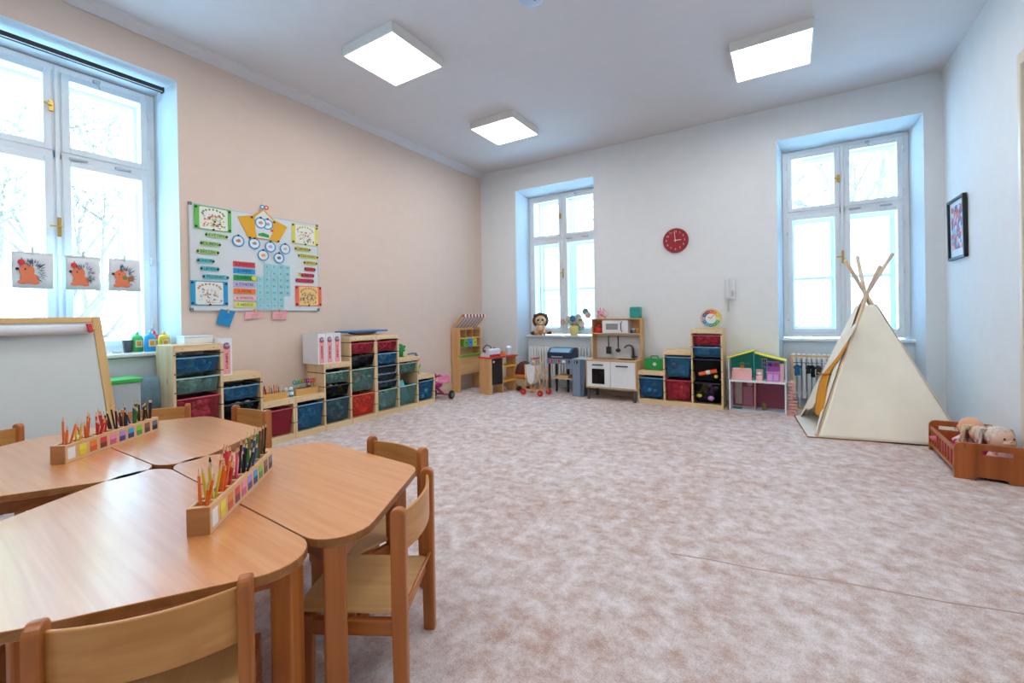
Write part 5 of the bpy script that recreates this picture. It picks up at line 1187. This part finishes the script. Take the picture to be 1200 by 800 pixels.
# month strips
mon = [('KVĚTEN', .119, .288, 1.828, 'a4cf84', 'green'), ('DUBEN', .082, .232, 1.752, 'a4cf84', 'green'), ('BŘEZEN', .053, .217, 1.682, 'a4cf84', 'green'), ('ÚNOR', .055, .180, 1.605, '5cc0cc', 'teal'), ('LEDEN', .079, .215, 1.540, '5cc0cc', 'teal'), ('PROSINEC', .094, .291, 1.473, '5cc0cc', 'teal'),
       ('ČERVEN', .912, 1.074, 1.806, 'd4cc5c', 'yellow'), ('ČERVENEC', .946, 1.160, 1.738, 'd4cc5c', 'yellow'), ('SRPEN', 1.006, 1.148, 1.673, 'd4cc5c', 'yellow'), ('ZÁŘÍ', 1.012, 1.128, 1.608, 'd03a52', 'red'), ('ŘÍJEN', .975, 1.111, 1.544, 'd03a52', 'red'), ('LISTOPAD', .916, 1.106, 1.488, 'd03a52', 'red')]
for s, x0, x1, z, c, cn in mon:
    o = sheet_card('month_strip', f'{cn} paper strip reading {s} on the whiteboard', 'month card', x0, x1, z-.020, z+.020, mat('strip_'+cn, c, .5), 'month strips on the whiteboard')
    w_ = x1-x0; text(s, .034, mat('strip_ink', '22402e' if cn == 'green' else ('1c4450' if cn == 'teal' else ('5a5020' if cn == 'yellow' else '5a1020'))), o, (w_/2, -.0018, .020), sx=min(1.1, (w_-.035)/(len(s)*.0225)))
    magnets(o, [(.005, .02), (w_-.005, .02)])
# weekdays
days = [('1. PONDĚLÍ', 'd2404e', 'red'), ('2. ÚTERÝ', '1c94d4', 'blue'), ('3. STŘEDA', '14a04c', 'green'), ('4. ČTVRTEK', 'b4aee0', 'lilac'), ('5. PÁTEK', 'f4742a', 'orange'), ('6. SOBOTA', 'ecb8c0', 'pink'), ('7. NEDĚLE', 'd8dc6a', 'lime')]
for i, (s, c, cn) in enumerate(days):
    z = 1.601-i*.0605
    o = sheet_card('weekday_strip', f'{cn} paper strip reading {s} on the whiteboard', 'weekday card', .333, .522, z-.024, z+.024, mat('day_'+cn, c, .5), 'weekday strips on the whiteboard')
    text(s, .031, mat('day_ink', '242030'), o, (.095, -.0018, .024), sx=.95)
    if i == 2: MB().cyl((.172, -.009, .024), (.172, -.001, .024), .020, n=20).build('magnet', mat('magnet_yellow', 'e0dc3a', .35), o, label='round yellow smiley magnet')
# date cards: April-like grid
n_ = 0; cb = mat('date_blue', '92d4e0', .5)
grid = {}
for col in range(5):
    for row in range(7):
        if (col == 0 and row < 2) or (col == 4 and row > 4): continue
        n_ += 1; x = .565+col*.0655 if col else .563; z = 1.600-row*.0615
        grid[n_] = (x, z, col, row)
RC = ['red', 'blue', 'green', 'lilac', 'orange', 'pink', 'lime']; CC = ['first', 'second', 'third', 'fourth', 'last']
for k, (x, z, col, row) in grid.items():
    o = sheet_card('date_card', f'pale blue date card {k}, {CC[col]} column, in line with the {RC[row]} weekday strip', 'date card', x-.028, x+.028, z-.027, z+.027, cb, 'pale blue date cards on the whiteboard')
    text(str(k), .024, mat('date_ink', '2a4a5a'), o, (.028, -.0018, .027))
# yellow pentagon panel with ring cards
o = W('weather_panel', 'golden yellow cut-out panel of the week on the whiteboard', 'panel', 0, 0, -.0172)
MB().prism([(.376, 2.027), (.510, 2.061), (.585, 2.12), (.607, 2.145), (.630, 2.12), (.707, 2.051), (.838, 2.007), (.745, 1.84), (.66, 1.855), (.468, 1.846)][::-1], -.0012, 0, 'xz').build('card', mat('panel_gold', 'dfa61c', .5), o)
MB().prism([(.530, 2.050), (.607, 2.12), (.690, 2.045), (.690, 1.93), (.655, 1.862), (.545, 1.862), (.53, 1.93)][::-1], -.0018, -.0013, 'xz').build('white_inset', mat('panel_white', 'd3dce0', .4), o)
MB().prism([(.555, 1.880), (.655, 1.872), (.655, 1.900), (.600, 1.915), (.575, 1.905), (.555, 1.900)][::-1], -.0026, -.0019, 'xz').build('green_hill', mat('panel_green', '20a050', .5), o)
MB().cyl((.683, -.006, 1.945), (.683, -.001, 1.945), .014).build('magnet', mat('magnet_red', 'e8502a', .4), o)
magnets(o, [(.500, 2.040), (.480, 1.852), (.745, 1.852), (.708, 2.03)])
rings = [(.379, 1.808, 'sun and cloud', 'b88a60'), (.519, 1.803, 'cloud', '9a8a8a'), (.666, 1.790, 'rain', 'a8b0d8'), (.810, 1.787, 'mist', 'c0b8c0'), (.597, 1.703, 'orange sun', 'f0a030'), (.747, 1.692, 'wind', '5a7a90')]
def ring(x, z, nm, c, lb, y=-.0195, r=.052):
    o = W('ring_card', lb, 'weather card', x, z, y, 'round blue rimmed weather cards')
    MB().cyl((0, -.0012, 0), (0, 0, 0), r*.82, n=28).build('disc', mat('ring_white', 'dfe8ee', .5), o)
    MB().lathe([(r*.80, -.0), (r, 0), (r, .0018), (r*.80, .0018)], n=32, ring=True, M=Matrix.Rotation(PI/2, 4, 'X')).build('rim', mat('ring_blue', '1f93c8', .45), o)
    MB().ell((0, -.0015, 0), (r*.40, .0008, r*.25), 12, 6).ell((r*.1, -.0015, r*.12), (r*.22, .0008, r*.22), 10, 6).build('symbol', mat('symbol_'+c, c, .5), o)
    magnets(o, [(0, r*.92)]); return o
for i, (x, z, nm, c) in enumerate(rings): ring(x, z, nm, c, f'blue rimmed round card with a {nm} symbol, below the golden panel')
ring(.578, 2.002, 'face', 'c89a68', 'left blue rimmed round card on the golden panel', -.0205); ring(.643, 2.000, 'face', 'b0a0a8', 'right blue rimmed round card on the golden panel', -.0195)
for x, nm, c in ((.596, 'blue', '2a9ad0'), (.633, 'red', 'd83a30')):
    o = W('paper_rosette', f'small {nm} paper rosette at the peak above the whiteboard', 'rosette', x, 2.154, -.019, 'paper rosettes above the whiteboard')
    MB().lathe([(.010, 0), (.021, 0), (.021, .004), (.010, .004)], n=20, ring=True, M=Matrix.Rotation(PI/2, 4, 'X')).build('ring', mat('rosette_'+nm, c, .5), o); MB().cyl((0, -.003, 0), (0, 0, 0), .010, n=14).build('centre', mat('ring_white', 'dfe8ee'), o)
o = sheet_card('smiley_card', 'small yellow smiley card left of the red strips', 'card', .945, .973, 1.540, 1.568, mat('magnet_yellow', 'e0dc3a'), None); MB().cyl((.009, -.002, .017), (.009, -.0012, .017), .003).cyl((.019, -.002, .017), (.019, -.0012, .017), .003).build('eyes', BLACK, o)
# notes hanging under the lower edge
def note(label, poly, c, pegx, nm):
    o = W('paper_note', label, 'paper note', 0, 0, -.0172, 'paper notes hanging under the whiteboard')
    MB().prism(poly, -.0015, 0, 'xz').build('paper', mat('note_'+nm, c, .7, var=.05, vscale=30), o)
    MB().box(pegx-.006, pegx+.006, -.008, .004, 1.165, 1.20).build('peg', SW_('z'), o, .001)
    for k in range(3): z = 1.148-.014*k; MB().box(pegx-.035, pegx+.025, -.0022, -.0016, z, z+.003).build('written_line', mat('note_ink_'+nm, {'blue': '166a9a', 'pink': 'b87880', 'rose': 'b87880'}[nm], .7), o)
note('bright blue paper note pegged under the left of the whiteboard', [(.187, 1.075), (.295, 1.042), (.345, 1.180), (.225, 1.200)], '1a8cc8', .285, 'blue')
note('wide pink paper note pegged under the middle of the whiteboard', [(.418, 1.107), (.577, 1.121), (.594, 1.175), (.434, 1.175)], 'eeb0b4', .515, 'pink')
note('small square pink paper note pegged under the right of the whiteboard', [(.673, 1.105), (.807, 1.101), (.817, 1.178), (.674, 1.178)], 'ecaab0', .745, 'rose')

# ------------------------------------------------------------------ hedgehog drawings pegged on a string across the big window
s_ = thing('string_line', 'thin string stretched across the big window with pegged drawings', 'string', (-.08, 0, 0), 0)
pts = [(0, -5.39+1.24*k/16, 1.60-.035*math.sin(PI*k/16)) for k in range(17)]
MB().tube(pts, .0015, 5).build('cord', mat('cord_white', 'd8dce0', .7), s_, smooth=True)
MB().ell(pts[-1], .006, 8, 6).build('nail', mat('nail_steel', '9aa0a6', .4), s_, smooth=True)
def drawing(y0, y1, label, var_):
    x = -.083; wd = y1-y0; z0, z1 = (1.335, 1.575)
    o = thing('hedgehog_drawing', label, 'drawing', (x, y0, z0), PI/2, 'hedgehog drawings pegged across the window')
    h = z1-z0; mb = MB(); n = 8; rows = []
    for j in range(5):
        rows.append([mb.bm.verts.new((wd*i/n, .006*math.sin(i*1.1+var_)*(1-j/4)-.001, h*j/4)) for i in range(n+1)])
    for A_, B_ in zip(rows, rows[1:]):
        for k in range(n): mb.bm.faces.new((A_[k], A_[k+1], B_[k+1], B_[k]))
    p_ = mb.build('paper', mat('drawing_paper', 'e6ecf4', .7), o, smooth=True); so = p_.modifiers.new('thick', 'SOLIDIFY'); so.thickness = .0008
    Y = -.009
    skin = mat('draw_salmon', 'e8805a' if var_ < 2 else 'e0946a', .7); ink = mat('draw_ink', '38506a' if var_ < 2 else '4a4a3a', .7)
    k = wd/.24
    MB().ell((.085*k, Y, .115), (.045*k, .0012, .045), 16, 8).build('hedgehog_head', skin, o, smooth=True)
    MB().ell((.10*k, Y, .065), (.055*k, .0014, .035), 16, 8).ell((.06*k, Y, .04), (.030*k, .0014, .014), 12, 6).ell((.13*k, Y, .038), (.028*k, .0014, .013), 12, 6).build('hedgehog_body', skin, o, smooth=True)
    MB().ell((.030*k, Y-.001, .125), (.011*k, .0012, .010), 10, 6).build('hedgehog_nose', BLACK, o, smooth=True)
    MB().ell((.075*k, Y-.002, .125), (.005*k, .0012, .006), 8, 6).build('hedgehog_eye', BLACK, o, smooth=True)
    if var_ < 2:
        MB().ell((.055*k, Y, .170), (.022*k, .0012, .020), 14, 6).build('apple', mat('draw_red', 'dc3038', .6), o, smooth=True); MB().box(.054*k, .060*k, Y-.0012, Y+.001, .185, .20).build('apple_leaf', mat('draw_green', '3a9a40', .6), o)
    else:
        MB().ell((.165*k, Y, .095), (.025*k, .0012, .022), 14, 6).build('brown_apple', mat('draw_brown', 'b06a40', .6), o, smooth=True); MB().ell((.12*k, Y-.001, .10), (.022*k, .0012, .016), 10, 6).build('leaf', mat('draw_olive', '6a8a4a', .6), o, smooth=True)
    sp = MB(); rn_ = random.Random(var_*7+1); c0 = Vector((.115*k, Y, .11))
    for i in range(60):
        a = R(rn_.uniform(-60, 130)); r0 = rn_.uniform(.035, .075); r1 = r0+.022
        p, q = c0+Vector((math.cos(a)*r0*k, 0, math.sin(a)*r0)), c0+Vector((math.cos(a)*r1*k, 0, math.sin(a)*r1)); sp.cyl(p, q, .0022, .0006, n=4)
    so = sp.build('spines', ink, o); so['kind'] = 'stuff'
    MB().box(wd/2-.005, wd/2+.005, -.008, .008, h-.015, h+.035).build('peg', mat('peg_white', 'c8ccc8', .5), o, .001)
drawing(-5.052, -4.862, 'left of three hedgehog drawings across the window, red apple and green spot', 0)
drawing(-4.800, -4.620, 'middle hedgehog drawing across the window, red apple and dark spines', 1)
drawing(-4.572, -4.385, 'right hedgehog drawing across the window, dark leaves and brown apple', 2)

# ------------------------------------------------------------------ things on the big window sill
def paint_bottle(y, x, c, nm, h, lb, capc):
    o = thing('paint_bottle', lb, 'bottle', (x, y, .865), 0, 'paint bottles on the big window sill')
    MB().lathe([(0, 0), (.036, 0), (.038, .006), (.038, h*.72), (.030, h*.84), (.013, h*.9), (0, h*.9)]).build('bottle_body', mat('paint_'+nm, c, .3), o, smooth=True)
    MB().lathe([(0, h*.9), (.012, h*.9), (.010, h), (.004, h+.012), (0, h+.012)]).build('cap', mat('cap_'+nm, capc, .4), o, smooth=True)
    MB().box(.0378, .0392, -.022, .022, h*.25, h*.62).build('paper_label', mat('label_cream', 'e8e0b8', .5), o); MB().box(.0392, .0398, -.014, .014, h*.32, h*.55).build('label_swatch', mat('label_orange', 'e0a03a', .5), o)
paint_bottle(-4.385, -.17, '3ac06a', 'green', .15, 'green paint bottle, leftmost on the big window sill', '7ad890')
paint_bottle(-4.325, -.10, '1e9cdc', 'blue', .155, 'blue paint bottle with cream label, largest on the sill', '8ad0f0')
paint_bottle(-4.265, -.20, 'd03a3a', 'red', .15, 'red capped paint bottle behind the blue one on the sill', 'd03a3a')
paint_bottle(-4.225, -.13, 'e8c830', 'yellow', .145, 'yellow paint bottle, rightmost on the big window sill', 'f0e080')
o = thing('brush_cup', 'dark grey plastic cup on the big window sill', 'cup', (-.15, -4.45, .865), 0)
MB().lathe([(0, 0), (.024, 0), (.033, .095), (.030, .095), (.022, .004), (0, .004)]).build('cup_body', plastic_clear('grey_clear', '5a6268', .3), o, smooth=True); MB().lathe([(.0, .002), (.020, .002), (.026, .06), (0, .06)], (0, 0, .003)).build('paint_water', mat('paint_water', '4a4038', .4), o, smooth=True)
for i, (y, w_, c) in enumerate(((-4.62, .10, 'e4ebf0'), (-4.52, .07, 'cfdde6'))):
    o = thing('paper_tray', ('white' if i == 0 else 'pale blue')+' shallow dish on the big window sill behind the easel', 'dish', (-.12, y, .865), 0, 'shallow dishes on the sill')
    MB().lathe([(0, 0), (w_*.4, 0), (w_*.5, .025), (w_*.47, .025), (w_*.38, .004), (0, .004)]).build('dish', mat('dish_'+c, c, .4), o, smooth=True); MB().cyl((0, 0, .005), (0, 0, .010), w_*.3).build('dried_paint', mat('dish_paint', 'b8c8d0', .5), o)
# laundry box with green lid and towel
o = thing('lidded_bin', 'grey bin with a green lid between easel and radiator', 'bin', (.16, -4.60, 0), 0)
MB().prism(rrect(-.11, .11, -.10, .10, .03), .004, .675).build('bin_body', mat('bin_grey', 'b0bcc0', .5), o, .004); MB().prism(rrect(-.12, .12, -.11, .11, .03), .676, .705).build('green_lid', mat('lid_green', '3ab048', .4), o, .006)
o = thing('towel', 'blue grey towel hanging over the radiator by the shelf', 'towel', (0, 0, 0))
mb = MB(); V = []
for j, (x, z) in enumerate([(-.135, .56), (-.135, .64), (-.10, .672), (-.06, .672), (-.028, .655), (-.018, .60), (-.014, .53), (-.012, .45)]):
    V.append([mb.bm.verts.new((x+.105+.008*math.sin(i*1.3)*(j/7), -4.53+.20*i/10, z-.012*(i/10)*(j > 4))) for i in range(11)])
for X, Y in zip(V, V[1:]):
    for k in range(10): mb.bm.faces.new((X[k], X[k+1], Y[k+1], Y[k]))
p_ = mb.build('cloth', mat('towel_blue', '7fa0b2', .95, var=.1, vscale=80, bump=.8, bscale=250), o, smooth=True); so = p_.modifiers.new('thick', 'SOLIDIFY'); so.thickness = .007; so.offset = 1

# ------------------------------------------------------------------ easel with white board and paper roll
t = thing('easel', 'wooden children easel with a large white board and paper roll', 'easel', (.44, -4.715, 0), PI/2)
lean = R(7); Mx = Matrix.Rotation(-lean, 4, 'X'); EO = Matrix.Translation((0, .0, 0))
EZ = 1.145
ep = lambda ax: wood('easel_pine', 'e0bc80', 'cfa464', ax, .45, .7)
def E_(mb_, *a): return mb_.box(*a, Matrix.Rotation(-lean, 4, 'X') @ Matrix.Rotation(R(0), 4, 'Y'))
SP = Matrix.Rotation(-lean, 4, 'X')
MB().prism([(-.055, EZ), (-.01, EZ), (.075, 0), (.03, 0)], -.012, .012, 'xz').build('front_leg', ep('z'), t, .003).matrix_local = SP
MB().prism([(-.745, EZ), (-.79, EZ), (-.875, 0), (-.83, 0)], -.012, .012, 'xz').build('front_leg', ep('z'), t, .003).matrix_local = SP
MB().box(-.745, -.055, -.012, .012, EZ-.035, EZ).build('top_bar', ep('x'), t, .002).matrix_local = SP
MB().box(-.80, -.0, -.012, .012, .33, .37).build('bottom_bar', ep('x'), t, .002).matrix_local = SP
MB().prism([(-.748, EZ-.036), (-.052, EZ-.036), (.0, .372), (-.80, .372)], -.006, .004, 'xz').build('white_panel', mat('easel_white', 'd6dfde', .35), t).matrix_local = SP
SB = Matrix.Translation((0, -.012, EZ*math.cos(lean))) @ Matrix.Rotation(R(9), 4, 'X') @ Matrix.Translation((0, .30, -EZ))
for x0 in (-.055, -.79): MB().box(x0, x0+.04, -.012, .012, .02, EZ, Matrix.Translation((0, .36, 0)) @ Matrix.Rotation(R(7), 4, 'X')).build('rear_leg', ep('z'), t, .003)
ro = MB().cyl((-.735, -.045, EZ-.082), (-.085, -.045, EZ-.082), .030, n=28).build('paper_roll', mat('roll_paper', 'dcdfe2', .6), t, smooth=False); ro.matrix_local = SP
for p in ro.data.polygons: p.use_smooth = len(p.vertices) == 4
MB().cyl((-.775, -.045, EZ-.082), (-.05, -.045, EZ-.082), .009, n=12).build('roll_dowel', ep('x'), t, smooth=True).matrix_local = SP
for x0 in (-.080, -.755):
    MB().prism([(x0-.012, EZ-.105), (x0+.012, EZ-.105), (x0+.006, EZ-.052), (x0-.018, EZ-.052)], -.088, -.012, 'xz').build('red_roll_holder', mat('holder_red', 'd8342e', .4), t, .004).matrix_local = SP
